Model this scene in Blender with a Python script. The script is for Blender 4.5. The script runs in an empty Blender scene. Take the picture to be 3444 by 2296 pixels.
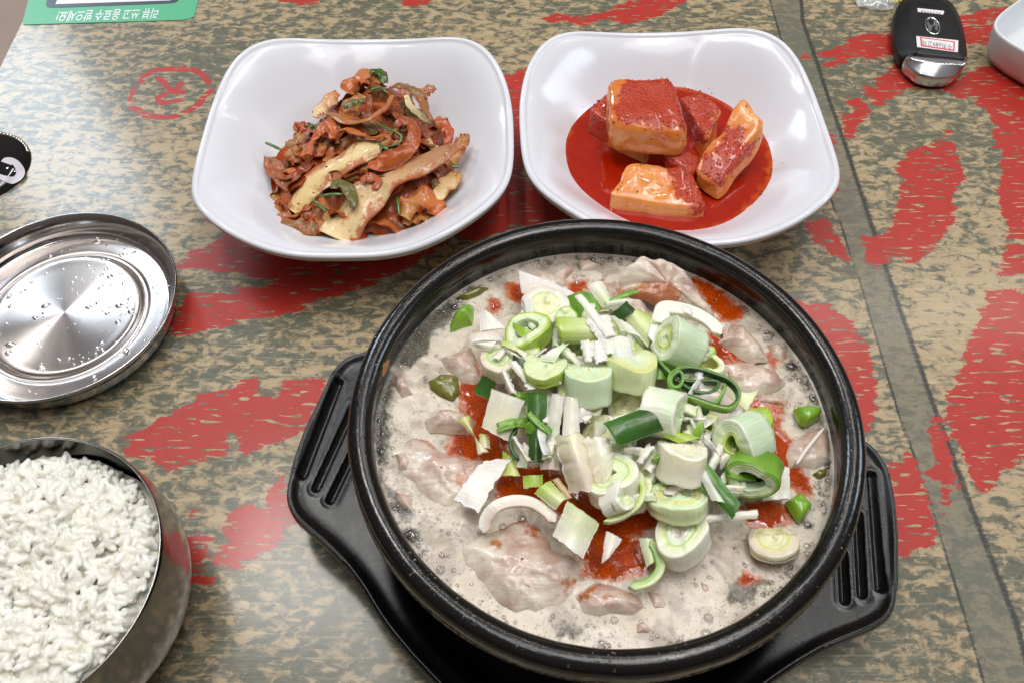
import bpy, math, random
import numpy as np
from math import radians, pi, sin, cos
scene = bpy.context.scene
col = scene.collection
rng = np.random.default_rng(7)
random.seed(7)
CM = 0.01

# ------------------------------------------------------------------ camera
F_PX, PITCH, CAM_H = 2900.0, radians(55.6), 36.0       # focal length in photo pixels, pitch below horizontal, height over the table (cm)
cam = bpy.data.cameras.new('camera'); camo = bpy.data.objects.new('camera', cam); col.objects.link(camo)
camo.location = (0, 0, CAM_H*CM); camo.rotation_euler = (pi/2-PITCH, 0, 0)
cam.sensor_width = 36; cam.lens = F_PX/3444*36; cam.clip_start = 0.01; cam.clip_end = 50
scene.camera = camo

# ------------------------------------------------------------------ world and lamps
world = bpy.data.worlds.new('World'); scene.world = world; world.use_nodes = True
wn = world.node_tree; wn.nodes.clear()
wo = wn.nodes.new('ShaderNodeOutputWorld'); wb = wn.nodes.new('ShaderNodeBackground')
wt = wn.nodes.new('ShaderNodeTexCoord'); ws = wn.nodes.new('ShaderNodeSeparateXYZ'); wr = wn.nodes.new('ShaderNodeValToRGB')
wn.links.new(wt.outputs['Generated'], ws.inputs[0]); wn.links.new(ws.outputs['Z'], wr.inputs[0])
e = wr.color_ramp.elements; e[0].position = 0.0; e[0].color = (0.10, 0.085, 0.075, 1)
e[1].position = 0.95; e[1].color = (0.30, 0.30, 0.31, 1)
k = e.new(0.25); k.color = (0.20, 0.155, 0.13, 1)
wn.links.new(wr.outputs[0], wb.inputs[0]); wb.inputs[1].default_value = 0.85
wn.links.new(wb.outputs[0], wo.inputs[0])

def lamp(name, loc, target, sx, sy, power, color, spread=180):
    d = bpy.data.lights.new(name, 'AREA'); d.shape = 'RECTANGLE'; d.size = sx; d.size_y = sy
    d.energy = power; d.color = color; d.spread = radians(spread)
    o = bpy.data.objects.new(name, d); col.objects.link(o); o.location = loc
    v = np.array(target, float)-np.array(loc, float)
    import mathutils
    o.rotation_euler = mathutils.Vector(v).to_track_quat('-Z', 'Y').to_euler()
    return o
# window far left behind the table, ceiling tubes and round ceiling spots
lamp('window_light', (-1.52, 2.15, 1.62), (-0.1, 0.3, 0), 0.38, 0.8, 17, (0.74, 0.87, 1.0))
lamp('ceiling_panel', (-0.54, 0.84, 1.95), (-0.54, 0.84, 0), 0.45, 0.4, 11, (1.0, 0.98, 0.95))
lamp('window_light', (1.95, 0.75, 1.25), (0.1, 0.2, 0), 0.6, 0.6, 11, (0.72, 0.85, 1.0))
lamp('ceiling_tube', (0.45, 0.75, 1.95), (0.45, 0.75, 0), 0.07, 1.4, 7, (1.0, 0.98, 0.95))
lamp('ceiling_tube', (-0.35, 0.1, 1.95), (-0.35, 0.1, 0), 0.08, 1.3, 5, (1.0, 0.98, 0.95))
lamp('ceiling_tube', (1.25, 1.7, 1.95), (1.25, 1.7, 0), 1.3, 0.07, 5, (1.0, 0.98, 0.95))
lamp('ceiling_panel', (0.35, 0.12, 2.1), (0.1, 0.3, 0), 1.0, 1.0, 17, (1.0, 0.97, 0.93))
for q in ((0.12, 1.35), (-0.35, 1.75), (0.75, 1.3)):
    lamp('ceiling_spot', (q[0], q[1], 1.95), (q[0], q[1], 0), 0.07, 0.07, 1.6, (1.0, 0.96, 0.9))

scene.view_settings.view_transform = 'Standard'; scene.view_settings.look = 'None'
scene.view_settings.exposure = -0.12; scene.view_settings.gamma = 1.0
scene.render.engine = 'CYCLES'
scene.cycles.max_bounces = 8; scene.cycles.transparent_max_bounces = 12
scene.cycles.caustics_reflective = False; scene.cycles.caustics_refractive = False
scene.cycles.use_denoising = True

# ------------------------------------------------------------------ helpers
_F = np.array([0, cos(PITCH), -sin(PITCH)]); _U = np.array([0, sin(PITCH), cos(PITCH)]); _R = np.array([1., 0, 0])
def at(pts, z=0.0, ox=0.0, oy=0.0, s=1.0):
    """photo pixels (with zoom offset and scale) -> world cm on the level plane z (a number or one per point)"""
    p = np.array(pts, float).reshape(-1, 2)*s+[ox, oy]
    d = np.outer(p[:, 0]-1722, _R)-np.outer(p[:, 1]-1148, _U)+F_PX*_F
    z = np.broadcast_to(np.array(z, float), (len(p),))
    t = (z-CAM_H)/d[:, 2]
    return np.c_[d[:, 0]*t, d[:, 1]*t, z]
V = {'D': (0, 0, 3444/2352), '0': (0, 0, .3189), '1': (1200, 700, .4464), '2': (2000, 700, .4464), '3': (1200, 1350, .5102),
     '4': (2000, 1350, .5102), '5': (600, 100, .5102), '6': (1700, 80, .5102), 'K': (2700, 0, .3189), 'L': (0, 460, .5993)}
def W(view, pts, z=0.0):
    ox, oy, s = V[view]; return at(pts, z, ox, oy, s)
def srgb(h):
    h = h.lstrip('#'); c = np.array([int(h[i:i+2], 16)/255 for i in (0, 2, 4)])
    return np.where(c <= .04045, c/12.92, ((c+.055)/1.055)**2.4)
def C4(h): return (*srgb(h), 1.0)

def _hash(i, j, k, seed):
    n = (i*374761393+j*668265263+k*2147483647+seed*974634777) & 0xffffffff
    n = ((n ^ (n >> 13))*1274126177) & 0xffffffff
    return ((n ^ (n >> 16)) & 0xffff)/65535.0
def noise(p, scale=1.0, seed=0, octaves=2):
    """value noise in -1..1 at points p (n,3)"""
    p = np.asarray(p, float)*scale; out = np.zeros(len(p)); amp = 1.0; tot = 0
    for o in range(octaves):
        q = p*(2.03**o)+17.3*o; f = np.floor(q); i = f.astype(np.int64); t = q-f; t = t*t*(3-2*t); r = 0
        for dx in (0, 1):
            for dy in (0, 1):
                for dz in (0, 1):
                    w = (t[:, 0] if dx else 1-t[:, 0])*(t[:, 1] if dy else 1-t[:, 1])*(t[:, 2] if dz else 1-t[:, 2])
                    r = r+w*_hash(i[:, 0]+dx, i[:, 1]+dy, i[:, 2]+dz, seed+o*31)
        out += amp*(r*2-1); tot += amp; amp *= .5
    return out/tot

def mesh(name, verts, faces, mat, origin=(0, 0, 0), parent=None, smooth=True, attrs=None, colr=None, uv=None, mats=None, fmat=None):
    """verts in world cm; origin in world cm is where the object's own origin lies"""
    v = (np.asarray(verts, float)-np.asarray(origin, float))*CM
    me = bpy.data.meshes.new(name)
    if isinstance(faces, np.ndarray) and faces.ndim == 2:
        n, k = faces.shape
        me.vertices.add(len(v)); me.vertices.foreach_set('co', v.ravel())
        me.loops.add(n*k); me.loops.foreach_set('vertex_index', faces.ravel().astype(np.int32))
        me.polygons.add(n); me.polygons.foreach_set('loop_start', np.arange(0, n*k, k, dtype=np.int32))
        me.update(calc_edges=True)
    else:
        me.from_pydata([tuple(x) for x in v], [], [tuple(f) for f in faces]); me.update()
    me.validate()
    if smooth: me.polygons.foreach_set('use_smooth', np.ones(len(me.polygons), bool))
    if attrs:
        for k_, a in attrs.items():
            at_ = me.attributes.new(k_, 'FLOAT', 'POINT'); at_.data.foreach_set('value', np.asarray(a, np.float32))
    if colr is not None:
        ca = me.color_attributes.new('col', 'FLOAT_COLOR', 'POINT')
        ca.data.foreach_set('color', np.c_[colr, np.ones(len(colr))].astype(np.float32).ravel())
    if uv is not None:
        a2 = me.attributes.new('tuv', 'FLOAT_VECTOR', 'POINT')
        a2.data.foreach_set('vector', np.c_[uv, np.zeros(len(uv))].astype(np.float32).ravel())
    for m in (mats or [mat]): me.materials.append(m)
    if fmat is not None: me.polygons.foreach_set('material_index', np.asarray(fmat, np.int32))
    o = bpy.data.objects.new(name, me); col.objects.link(o)
    if parent is None: o.location = np.asarray(origin)*CM
    else:
        o.parent = parent; o.location = (np.asarray(origin)-np.asarray(parent['_o']))*CM
    o['_o'] = [float(x) for x in origin]
    return o
def thing(name, origin, label, cat, group=None):
    o = bpy.data.objects.new(name, None); o.empty_display_size = .01; col.objects.link(o)
    o.location = np.asarray(origin)*CM; o['_o'] = [float(x) for x in origin]
    return tag(o, label, cat, group)
def tag(o, label=None, cat=None, group=None, kind=None):
    if label: o['label'] = label
    if cat: o['category'] = cat
    if group: o['group'] = group
    if kind: o['kind'] = kind
    return o
def grid_faces(nu, nv, wrap_u=False, wrap_v=False, off=0):
    """vertex index = iu*nv+iv"""
    iu = np.arange(nu if wrap_u else nu-1); iv = np.arange(nv if wrap_v else nv-1)
    a, b = np.meshgrid(iu, iv, indexing='ij'); a2 = (a+1) % nu; b2 = (b+1) % nv
    return np.stack([a*nv+b, a2*nv+b, a2*nv+b2, a*nv+b2], -1).reshape(-1, 4)+off
def lathe(profile, n=96, center=(0, 0, 0)):
    pr = np.array(profile, float); th = np.linspace(0, 2*pi, n, endpoint=False)
    v = np.stack([np.outer(np.cos(th), pr[:, 0]), np.outer(np.sin(th), pr[:, 0]), np.tile(pr[:, 1], (n, 1))], -1)
    return v.reshape(-1, 3)+np.asarray(center), grid_faces(n, len(pr), wrap_u=True)
def smooth_closed(pts, n):
    p = np.asarray(pts, float); m = len(p); t = np.linspace(0, m, n, endpoint=False); i = t.astype(int); f = (t-i)[:, None]
    a, b, c, d = p[(i-1) % m], p[i % m], p[(i+1) % m], p[(i+2) % m]
    return .5*((2*b)+(-a+c)*f+(2*a-5*b+4*c-d)*f**2+(-a+3*b-3*c+d)*f**3)
def smooth_open(pts, n):
    p = np.asarray(pts, float); m = len(p); p2 = np.vstack([2*p[0]-p[1], p, 2*p[-1]-p[-2]])
    t = np.linspace(0, m-1-1e-9, n); i = t.astype(int); f = (t-i)[:, None]
    a, b, c, d = p2[i], p2[i+1], p2[i+2], p2[i+3]
    return .5*((2*b)+(-a+c)*f+(2*a-5*b+4*c-d)*f**2+(-a+3*b-3*c+d)*f**3)
def resample(pts, n, closed=True):
    p = np.asarray(pts, float)
    if closed: p = np.vstack([p, p[:1]])
    s = np.r_[0, np.cumsum(np.linalg.norm(np.diff(p, axis=0), axis=1))]
    t = np.linspace(0, s[-1], n, endpoint=not closed)
    return np.stack([np.interp(t, s, p[:, k]) for k in range(p.shape[1])], 1)
def sdf(P, poly):
    """signed distance (positive inside) of 2-D points to a polygon"""
    poly = np.asarray(poly, float)[:, :2]; P = np.asarray(P, float)[:, :2]
    d = np.full(len(P), 1e9); ins = np.zeros(len(P), bool)
    for i in range(len(poly)):
        a, b = poly[i], poly[(i+1) % len(poly)]; ab = b-a; ap = P-a
        t = np.clip((ap@ab)/(ab@ab+1e-12), 0, 1); dd = ap-t[:, None]*ab; d = np.minimum(d, np.hypot(dd[:, 0], dd[:, 1]))
        c = ((a[1] > P[:, 1]) != (b[1] > P[:, 1]))
        with np.errstate(divide='ignore', invalid='ignore'):
            xi = (b[0]-a[0])*(P[:, 1]-a[1])/(b[1]-a[1])+a[0]
        ins ^= c & (P[:, 0] < xi)
    return np.where(ins, d, -d)
def dline(P, line):
    line = np.asarray(line, float)[:, :2]; P = np.asarray(P, float)[:, :2]; d = np.full(len(P), 1e9)
    for a, b in zip(line[:-1], line[1:]):
        ab = b-a; ap = P-a; t = np.clip((ap@ab)/(ab@ab+1e-12), 0, 1); dd = ap-t[:, None]*ab
        d = np.minimum(d, np.hypot(dd[:, 0], dd[:, 1]))
    return d

# ------------------------------------------------------------------ material helper
class NT:
    def __init__(s, name):
        s.m = bpy.data.materials.new(name); s.m.use_nodes = True; s.t = s.m.node_tree; s.n = s.t.nodes; s.n.clear()
        s.out = s.n.new('ShaderNodeOutputMaterial'); s.b = s.n.new('ShaderNodeBsdfPrincipled'); s.t.links.new(s.b.outputs[0], s.out.inputs[0])
        s._co = None
    def link(s, a, b): s.t.links.new(a, b)
    def inp(s, node, key, val):
        sock = node.inputs[key]
        if hasattr(val, 'links') or hasattr(val, 'is_output'): s.link(val, sock)
        else: sock.default_value = val
    def set(s, **kw):
        for k_, v in kw.items(): s.inp(s.b, k_.replace('_', ' '), v)
        return s
    def coord(s, scale=(1, 1, 1), rot=(0, 0, 0), kind='Object'):
        tc = s.n.new('ShaderNodeTexCoord'); mp = s.n.new('ShaderNodeMapping'); s.link(tc.outputs[kind], mp.inputs[0])
        mp.inputs['Scale'].default_value = tuple(100*x for x in scale); mp.inputs['Rotation'].default_value = rot; return mp.outputs[0]
    def tuv(s, scale):
        a = s.n.new('ShaderNodeAttribute'); a.attribute_name = 'tuv'; mp = s.n.new('ShaderNodeMapping'); s.link(a.outputs['Vector'], mp.inputs[0])
        mp.inputs['Scale'].default_value = scale; return mp.outputs[0]
    def attr(s, name, out='Fac'):
        a = s.n.new('ShaderNodeAttribute'); a.attribute_name = name; return a.outputs[out]
    def noise(s, co, scale, detail=2, rough=.5, dist=0):
        n = s.n.new('ShaderNodeTexNoise'); s.link(co, n.inputs['Vector']); n.inputs['Scale'].default_value = scale
        n.inputs['Detail'].default_value = detail; n.inputs['Roughness'].default_value = rough; n.inputs['Distortion'].default_value = dist
        return n.outputs['Fac']
    def voro(s, co, scale, feature='F1', out='Distance', rnd=1.0):
        n = s.n.new('ShaderNodeTexVoronoi'); n.feature = feature; s.link(co, n.inputs['Vector']); n.inputs['Scale'].default_value = scale
        n.inputs['Randomness'].default_value = rnd
        return n.outputs[out]
    def math(s, op, a, b=0.0, c=None, clamp=False):
        n = s.n.new('ShaderNodeMath'); n.operation = op; n.use_clamp = clamp
        s.inp(n, 0, a); s.inp(n, 1, b)
        if c is not None: s.inp(n, 2, c)
        return n.outputs[0]
    def ramp(s, fac, stops, interp='LINEAR'):
        n = s.n.new('ShaderNodeValToRGB'); s.link(fac, n.inputs[0]); cr = n.color_ramp; cr.interpolation = interp
        for i, (p, c) in enumerate(stops):
            el = cr.elements[i] if i < 2 else cr.elements.new(p)
            el.position = p
        for i, (p, c) in enumerate(sorted(stops, key=lambda q: q[0])):
            el = cr.elements[i]; el.position = p
            el.color = C4(c) if isinstance(c, str) else ((c, c, c, 1) if np.isscalar(c) else (*c[:3], 1))
        return n.outputs[0]
    def step(s, fac, lo, hi):
        n = s.n.new('ShaderNodeMapRange'); n.interpolation_type = 'SMOOTHSTEP'; s.inp(n, 0, fac); n.inputs[1].default_value = lo; n.inputs[2].default_value = hi
        return n.outputs[0]
    def mix(s, fac, a, b, mode='MIX'):
        n = s.n.new('ShaderNodeMix'); n.data_type = 'RGBA'; n.blend_type = mode
        s.inp(n, 0, fac)
        for i, v in ((6, a), (7, b)):
            if isinstance(v, str): v = C4(v)
            s.inp(n, i, v)
        return n.outputs[2]
    def bump(s, h, strength=.3, dist=.01, normal=None):
        n = s.n.new('ShaderNodeBump'); n.inputs['Strength'].default_value = strength; n.inputs['Distance'].default_value = dist*CM; s.link(h, n.inputs['Height'])
        if normal is not None: s.link(normal, n.inputs['Normal'])
        s.link(n.outputs[0], s.b.inputs['Normal']); return n.outputs[0]
def simple(name, colr, rough=.5, **kw):
    n = NT(name); n.set(Base_Color=C4(colr) if isinstance(colr, str) else (*colr, 1), Roughness=rough, **kw); return n.m
# ------------------------------------------------------------------ floor and table
fl = NT('floor_tile'); co = fl.coord((.02, .02, .02)); fl.set(Base_Color=fl.mix(fl.noise(co, 3, 5), '#b09a8c', '#d2bfb2'), Roughness=.35)
z_f = -73.0
g = np.array([[-400, -300, z_f], [400, -300, z_f], [400, 600, z_f], [-400, 600, z_f]], float)
tag(mesh('floor', g, [(0, 1, 2, 3)], fl.m), kind='structure')

RED = []
RED += [('D', p) for p in [
    [(1245, 45), (1262, 55), (1300, 50), (1335, 62), (1390, 50), (1450, 55), (1500, 42), (1540, 25), (1585, 0), (1560, -25), (1420, -25), (1440, 5), (1390, 28), (1330, 38), (1270, 30)],
    [(610, -20), (740, -20), (735, 8), (690, 12), (640, 6)], [(915, -15), (1000, -15), (985, 12), (925, 14)],
    [(385, 775), (400, 715), (425, 672), (520, 668), (640, 650), (560, 628), (430, 620), (398, 615), (440, 575), (520, 545), (500, 520), (465, 505), (560, 500), (800, 540), (1000, 520), (1090, 440), (1130, 300), (1150, 175), (1220, 158), (1240, 250), (1200, 400), (1310, 500), (1260, 530), (1180, 522), (1090, 560), (1040, 545), (960, 605), (890, 640), (790, 676), (690, 702), (735, 706), (560, 738), (470, 765)],
    [(290, 1010), (330, 980), (420, 930), (475, 900), (540, 880), (590, 868), (600, 905), (640, 902), (640, 870), (720, 860), (755, 865), (740, 905), (720, 955), (690, 1000), (640, 1015), (600, 1035), (560, 1042), (540, 1000), (528, 990), (520, 1050), (430, 1060), (380, 1078), (340, 1055), (290, 1050)],
    [(475, 1292), (520, 1240), (510, 1195), (540, 1160), (575, 1145), (612, 1165), (620, 1120), (655, 1085), (662, 1130), (700, 1195), (655, 1215), (658, 1240), (640, 1250), (545, 1308)],
    [(400, 1235), (460, 1218), (492, 1235), (462, 1290), (445, 1312), (492, 1325), (490, 1347), (405, 1338)], [(432, 1172), (450, 1172), (452, 1186), (434, 1188)],
    [(1780, 680), (1840, 688), (1900, 698), (1955, 735), (1995, 790), (2013, 860), (2013, 930), (1997, 985), (1950, 1010), (1900, 960), (1880, 780)],
    [(1990, 1066), (2040, 1066), (2072, 1058), (2080, 1032), (2098, 1044), (2112, 1062), (2112, 1085), (2125, 1110), (2140, 1170), (2156, 1212), (2148, 1252), (2108, 1260), (2080, 1287), (2000, 1280)],
    [(2420, 655), (2265, 670), (2262, 700), (2240, 745), (2212, 800), (2202, 850), (2168, 925), (2170, 970), (2195, 1005), (2212, 1050), (2235, 1112), (2252, 1133), (2285, 1130), (2298, 1092), (2352, 1052), (2420, 1050)],
    [(2135, 955), (2160, 950), (2180, 1020), (2192, 1085), (2225, 1150), (2214, 1150), (2188, 1108), (2182, 1160), (2168, 1192), (2160, 1140), (2160, 1108), (2128, 1090), (2125, 1078), (2150, 1060), (2132, 1010)],
    [(2088, 345), (2130, 330), (2190, 322), (2207, 368), (2217, 410), (2190, 450), (2197, 500), (2160, 560), (2100, 610), (2060, 595), (2010, 620), (1985, 590), (1975, 540), (2010, 545), (2040, 530), (2058, 480), (2070, 410), (2052, 396)],
    [(2150, 318), (2180, 290), (2188, 298), (2165, 322)],
    [(2420, 260), (2300, 320), (2302, 395), (2288, 440), (2300, 500), (2318, 520), (2296, 620), (2290, 636), (2420, 630)],
    [(1840, 515), (1895, 500), (1930, 545), (1955, 606), (1905, 582), (1862, 545)], [(1895, 290), (1918, 320), (1926, 430), (1905, 470), (1890, 380)],
    [(1160, 175), (1215, 160), (1190, 230), (1165, 260)]]]
RED += [('K', p) for p in [
    [(160, 540), (450, 490), (480, 400), (640, 370), (800, 350), (960, 335), (1100, 400), (1100, 560), (850, 600), (740, 610), (680, 635), (640, 590), (540, 620), (480, 680), (360, 690), (260, 722), (230, 690), (340, 610), (160, 605)],
    [(-30, 560), (70, 560), (85, 620), (-30, 650)],
    [(1500, 200), (1620, 175), (2000, 85), (2200, 42), (2600, 30), (2600, 300), (2000, 480), (1750, 485), (1600, 400)],
    [(1000, 660), (1600, 860), (1750, 740), (1950, 690), (2400, 800), (2600, 1568), (2020, 1568), (1985, 1400), (2060, 1345), (1960, 1270), (1970, 1222), (1860, 1130), (1775, 1088), (1850, 1050), (1640, 1030), (1540, 965), (1200, 930), (1080, 940), (1050, 1000), (900, 1060), (850, 1120), (770, 1120), (650, 1050), (720, 1060), (600, 930), (650, 900), (780, 930), (750, 850), (840, 790), (950, 700)],
    [(480, 1060), (560, 1040), (640, 1060), (735, 1180), (650, 1290), (560, 1350), (590, 1420), (530, 1440), (470, 1475), (430, 1400), (380, 1180), (520, 1180), (450, 1090)],
    [(1440, 1450), (1540, 1355), (1575, 1400), (1490, 1470)]]]
STROKES = [  # worn red stamp: (photo-pixel line, width cm)
    ([(1490, 860), (1540, 790), (1650, 740), (1780, 728), (1930, 735), (2060, 745), (2150, 800), (2200, 870)], .48),
    ([(2230, 960), (2150, 1020), (2090, 1110), (1960, 1190), (1800, 1235), (1640, 1240), (1530, 1215), (1450, 1160), (1380, 1130)], .48),
    ([(1370, 1060), (1390, 990), (1420, 930)], .3), ([(1900, 735), (1950, 695)], .2),
    ([(1670, 830), (1740, 890), (1800, 960), (1930, 972)], .42), ([(1910, 890), (1850, 955)], .45), ([(1730, 1000), (1655, 1035), (1700, 1090), (1800, 1080), (1910, 1060)], .38)]
CLEAR = [('K', [(1950, 215), (2050, 200), (2080, 250), (1960, 250)]), ('D', [(2150, 560), (2200, 556), (2352, 548), (2352, 560), (2220, 566)]),
         ('D', [(2250, 640), (2352, 634), (2420, 640), (2420, 668), (2260, 668)]), ('K', [(1250, 945), (1400, 1000), (1600, 1010), (1400, 1080), (1200, 1010)])]
nx, ny = 620, 430
xs = np.linspace(-46, 46, nx); ys = np.linspace(-6, 64, ny)
gx, gy = np.meshgrid(xs, ys, indexing='ij'); TP = np.c_[gx.ravel(), gy.ravel(), np.zeros(nx*ny)]
# table edge at the left: the sheet is sheared so that its left side follows the photo's edge line
e0, e1 = W('D', [(50, 54)])[0], W('D', [(0, 157)])[0]
ex = lambda y: e0[0]+(e1[0]-e0[0])*(y-e0[1])/(e1[1]-e0[1])
wgt = np.clip((-10-TP[:, 0])/36, 0, 1); TP[:, 0] = TP[:, 0]+wgt*(ex(TP[:, 1])-(-46))
red = np.full(len(TP), -3.0)
for vw, p in RED: red = np.maximum(red, sdf(TP, W(vw, p)))
for p, w in STROKES: red = np.maximum(red, np.clip((w*.52-dline(TP, W('0', p)))*3.2, -2, .9))
for vw, p in CLEAR: red = np.minimum(red, -sdf(TP, W(vw, p)))
red = np.clip(red, -2, 2)
left = at([(2587, -60), (2587, 0), (2795, 672), (2830, 764), (2887, 936), (2921, 1051), (2967, 1206), (3025, 1395), (3103, 1611), (3160, 1800), (3229, 2017), (3286, 2200), (3330, 2400)])
right = at([(2690, -60), (2700, 73), (2719, 127), (2783, 319), (2847, 500), (2979, 902), (3140, 1361), (3268, 1708), (3417, 2086), (3500, 2400)])
strip = np.clip(sdf(TP, np.vstack([left, right[::-1]])), -1, 1)
seam = np.minimum(dline(TP, right), dline(TP, left)*1.9)
seam = np.minimum(seam, dline(TP, W('D', [(760, 1372), (540, 1400), (330, 1425)]))*6)
seam = np.minimum(seam, dline(TP, W('D', [(-60, 350), (80, 360), (400, 355), (640, 340)]))*9)
seam = np.clip(seam, 0, 1)
tb = NT('worn_painted_plank_print')
co = tb.coord((1, 1, 1)); wide = tb.coord((.8, 1.35, 1), (0, 0, radians(8)))
big = tb.noise(tb.coord((.06, .09, .1)), 1, 2)
n1 = tb.noise(wide, 1.5, 5, .66, .55)
n2 = tb.noise(wide, 5.0, 3, .6)
patch = tb.math('ADD', tb.math('ADD', n1, tb.math('MULTIPLY', big, .42)), tb.math('MULTIPLY', n2, .22))
mask = tb.step(patch, .74, .92)
tan_ = tb.mix(tb.noise(tb.coord((.15, 2.4, 1)), 2.2, 3), '#9b8869', '#c0aa84')
grn = tb.mix(tb.noise(wide, 3.0, 4, .7), '#31352b', '#7a7965')
basec = tb.mix(mask, grn, tan_)
streak = tb.noise(tb.coord((.12, 3.2, 1), (0, 0, radians(1))), 1.6, 3, .6)
basec = tb.mix(tb.math('MULTIPLY', tb.step(streak, .56, .74), .45), basec, '#c9b594')
sp = tb.step(tb.math('ADD', tb.attr('strip'), tb.math('MULTIPLY', tb.math('SUBTRACT', n1, .5), .5)), -.05, .12)
basec = tb.mix(tb.math('MULTIPLY', sp, .72), basec, tb.mix(tb.noise(co, 5, 4, .8), '#4c4f46', '#807d6b'))
sm = tb.math('ADD', tb.attr('seam'), tb.math('MULTIPLY', n2, .25))
basec = tb.mix(tb.step(sm, .34, .17), basec, '#34352f')
rr = tb.math('ADD', tb.attr('red'), tb.math('MULTIPLY', tb.math('SUBTRACT', n2, .55), .7))
rr = tb.math('ADD', rr, tb.math('MULTIPLY', tb.math('SUBTRACT', tb.noise(tb.coord((.35, 1.5, 1), (0, 0, radians(-12))), 1.7, 3), .5), 1.1))
scr = tb.noise(tb.coord((.45, 2.6, 1), (0, 0, radians(-14))), 2.1, 1, .4, .3)
rmask = tb.math('MULTIPLY', tb.step(rr, -.02, .05), tb.step(scr, .66, .615))
redc = tb.mix(tb.noise(co, 1.4, 4), '#a3241d', '#b63224')
basec = tb.mix(tb.math('MULTIPLY', tb.step(tb.noise(co, 9, 3, .7), .55, .8), .35), basec, '#3a3d36'); basec = tb.mix(rmask, basec, redc)
tb.set(Base_Color=basec, Roughness=.45, Specular_IOR_Level=.4, Coat_Weight=.5, Coat_Roughness=tb.math('ADD', tb.math('MULTIPLY', tb.noise(tb.coord((.2, 1.6, 1)), 6, 3), .14), .08))
tbn = tb.bump(tb.noise(tb.coord((.25, 9, 1)), 2.4, 2), .30, .006); tb.link(tbn, tb.b.inputs['Coat Normal'])
F = grid_faces(nx, ny)
tbl = thing('table', (0, 30, -73), 'worn table with faded green and tan plank print and large red brush lettering', 'table')
top = mesh('tabletop', TP, F, tb.m, (0, 30, 0), tbl, attrs={'red': red, 'strip': strip, 'seam': seam})
# edge band of the top and an apron below
yl = np.linspace(-6, 64, 60); xe = ex(yl)
ev = np.concatenate([np.c_[xe, yl, np.full(60, 0.0)], np.c_[xe-.12, yl, np.full(60, -.25)], np.c_[xe-.12, yl, np.full(60, -3.2)], np.c_[xe+2, yl, np.full(60, -3.2)]])
ef = [(i*60+j, i*60+j+1, (i+1)*60+j+1, (i+1)*60+j) for i in range(3) for j in range(59)]
mesh('edge_band', ev, ef, simple('edge_plastic', '#3b3630', .4), (0, 30, 0), tbl)
for (x, y) in ((-30, 4), (42, 4), (-30, 58), (42, 58)):
    lv, lf = lathe([(0, -3.3), (2.2, -3.3), (2.2, -72.5), (0, -72.5)], 24, (x+(14 if x < 0 and y < 30 else 0), y, 0))
    mesh('leg', lv, lf, simple('leg_metal', '#2b2b2b', .4, Metallic=1.0), (0, 30, 0), tbl)

# ------------------------------------------------------------------ card with the review notice
cm_green = simple('card_green', '#56b184', .38); cm_white = simple('card_white', '#e9e6ef', .3); cm_dark = simple('card_dark', '#3d4a55', .35)
cardp = [(235, 245), (252, 262), (1900, 213), (1990, 203), (2045, 175), (2062, 120), (2120, -120), (330, -120)]
cp = W('0', cardp, .05); card = thing('notice_card', (cp[:, 0].mean(), cp[:, 1].mean(), 0), 'green printed card with white upside-down lettering at the table edge', 'card')
def plate(name, pts, z0, z1, mat, parent, origin=None, smooth=False):
    p = np.asarray(pts)[:, :2]; n = len(p); v = np.vstack([np.c_[p, np.full(n, z1)], np.c_[p, np.full(n, z0)]])
    f = [tuple(range(n))]+[(i, i+n, (i+1) % n+n, (i+1) % n) for i in range(n)]
    a = 0.5*np.sum(p[:, 0]*np.roll(p[:, 1], -1)-np.roll(p[:, 0], -1)*p[:, 1])
    if a < 0: f = [tuple(reversed(q)) for q in f]
    return mesh(name, v, f, mat, origin if origin is not None else parent['_o'], parent, smooth)
plate('card_sheet', cp, .01, .05, cm_green, card)
plate('phone_outline', W('0', [(485, 55), (500, 78), (560, 86), (700, 82), (1780, 40), (1850, 30), (1885, 5), (1890, -60), (500, -60)], .06), .052, .065, cm_dark, card)
plate('phone_screen', W('0', [(585, 47), (1795, 8), (1800, -90), (640, -90)], .07), .066, .075, cm_white, card)
def text(body, parent, name, p_left, p_right, z, size, mat, flip=pi, bold=.0, extr=.002):
    """flat lettering lying on a level surface; runs from p_left to p_right (world cm, in reading direction)"""
    cu = bpy.data.curves.new(name, 'FONT'); cu.body = body; cu.size = size*CM; cu.offset = bold*CM; cu.extrude = extr*CM; cu.resolution_u = 2
    o = bpy.data.objects.new(name, cu); col.objects.link(o); cu.materials.append(mat)
    bpy.context.view_layer.update()
    dg = bpy.context.evaluated_depsgraph_get(); me = bpy.data.meshes.new_from_object(o.evaluated_get(dg)); bpy.data.objects.remove(o)
    n = len(me.vertices); v = np.empty(n*3, np.float32); me.vertices.foreach_get('co', v); v = v.reshape(-1, 3)
    a, b = np.asarray(p_left, float)[:2], np.asarray(p_right, float)[:2]; L = np.linalg.norm(b-a); d = (b-a)/L; nrm = np.array([-d[1], d[0]])
    if n:
        w = v[:, 0].max()-v[:, 0].min(); x = (v[:, 0]-v[:, 0].min())/w*L; y = v[:, 1]/CM
        v2 = np.c_[a[0]+d[0]*x+nrm[0]*y-parent['_o'][0], a[1]+d[1]*x+nrm[1]*y-parent['_o'][1], v[:, 2]/CM+z-parent['_o'][2]]*CM
        me.vertices.foreach_set('co', v2.astype(np.float32).ravel())
    me.update(); me.materials.clear(); me.materials.append(mat)
    r = bpy.data.objects.new(name, me); col.objects.link(r); r.parent = parent; r['_o'] = list(parent['_o'])
    return r
tl, tr_ = W('0', [(1680, 95), (620, 128)], .06)
text('리뷰 쓰고 음료수 받으세요!', card, 'lettering', tl, tr_, .056, 1.35, cm_white, bold=.015)
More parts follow.
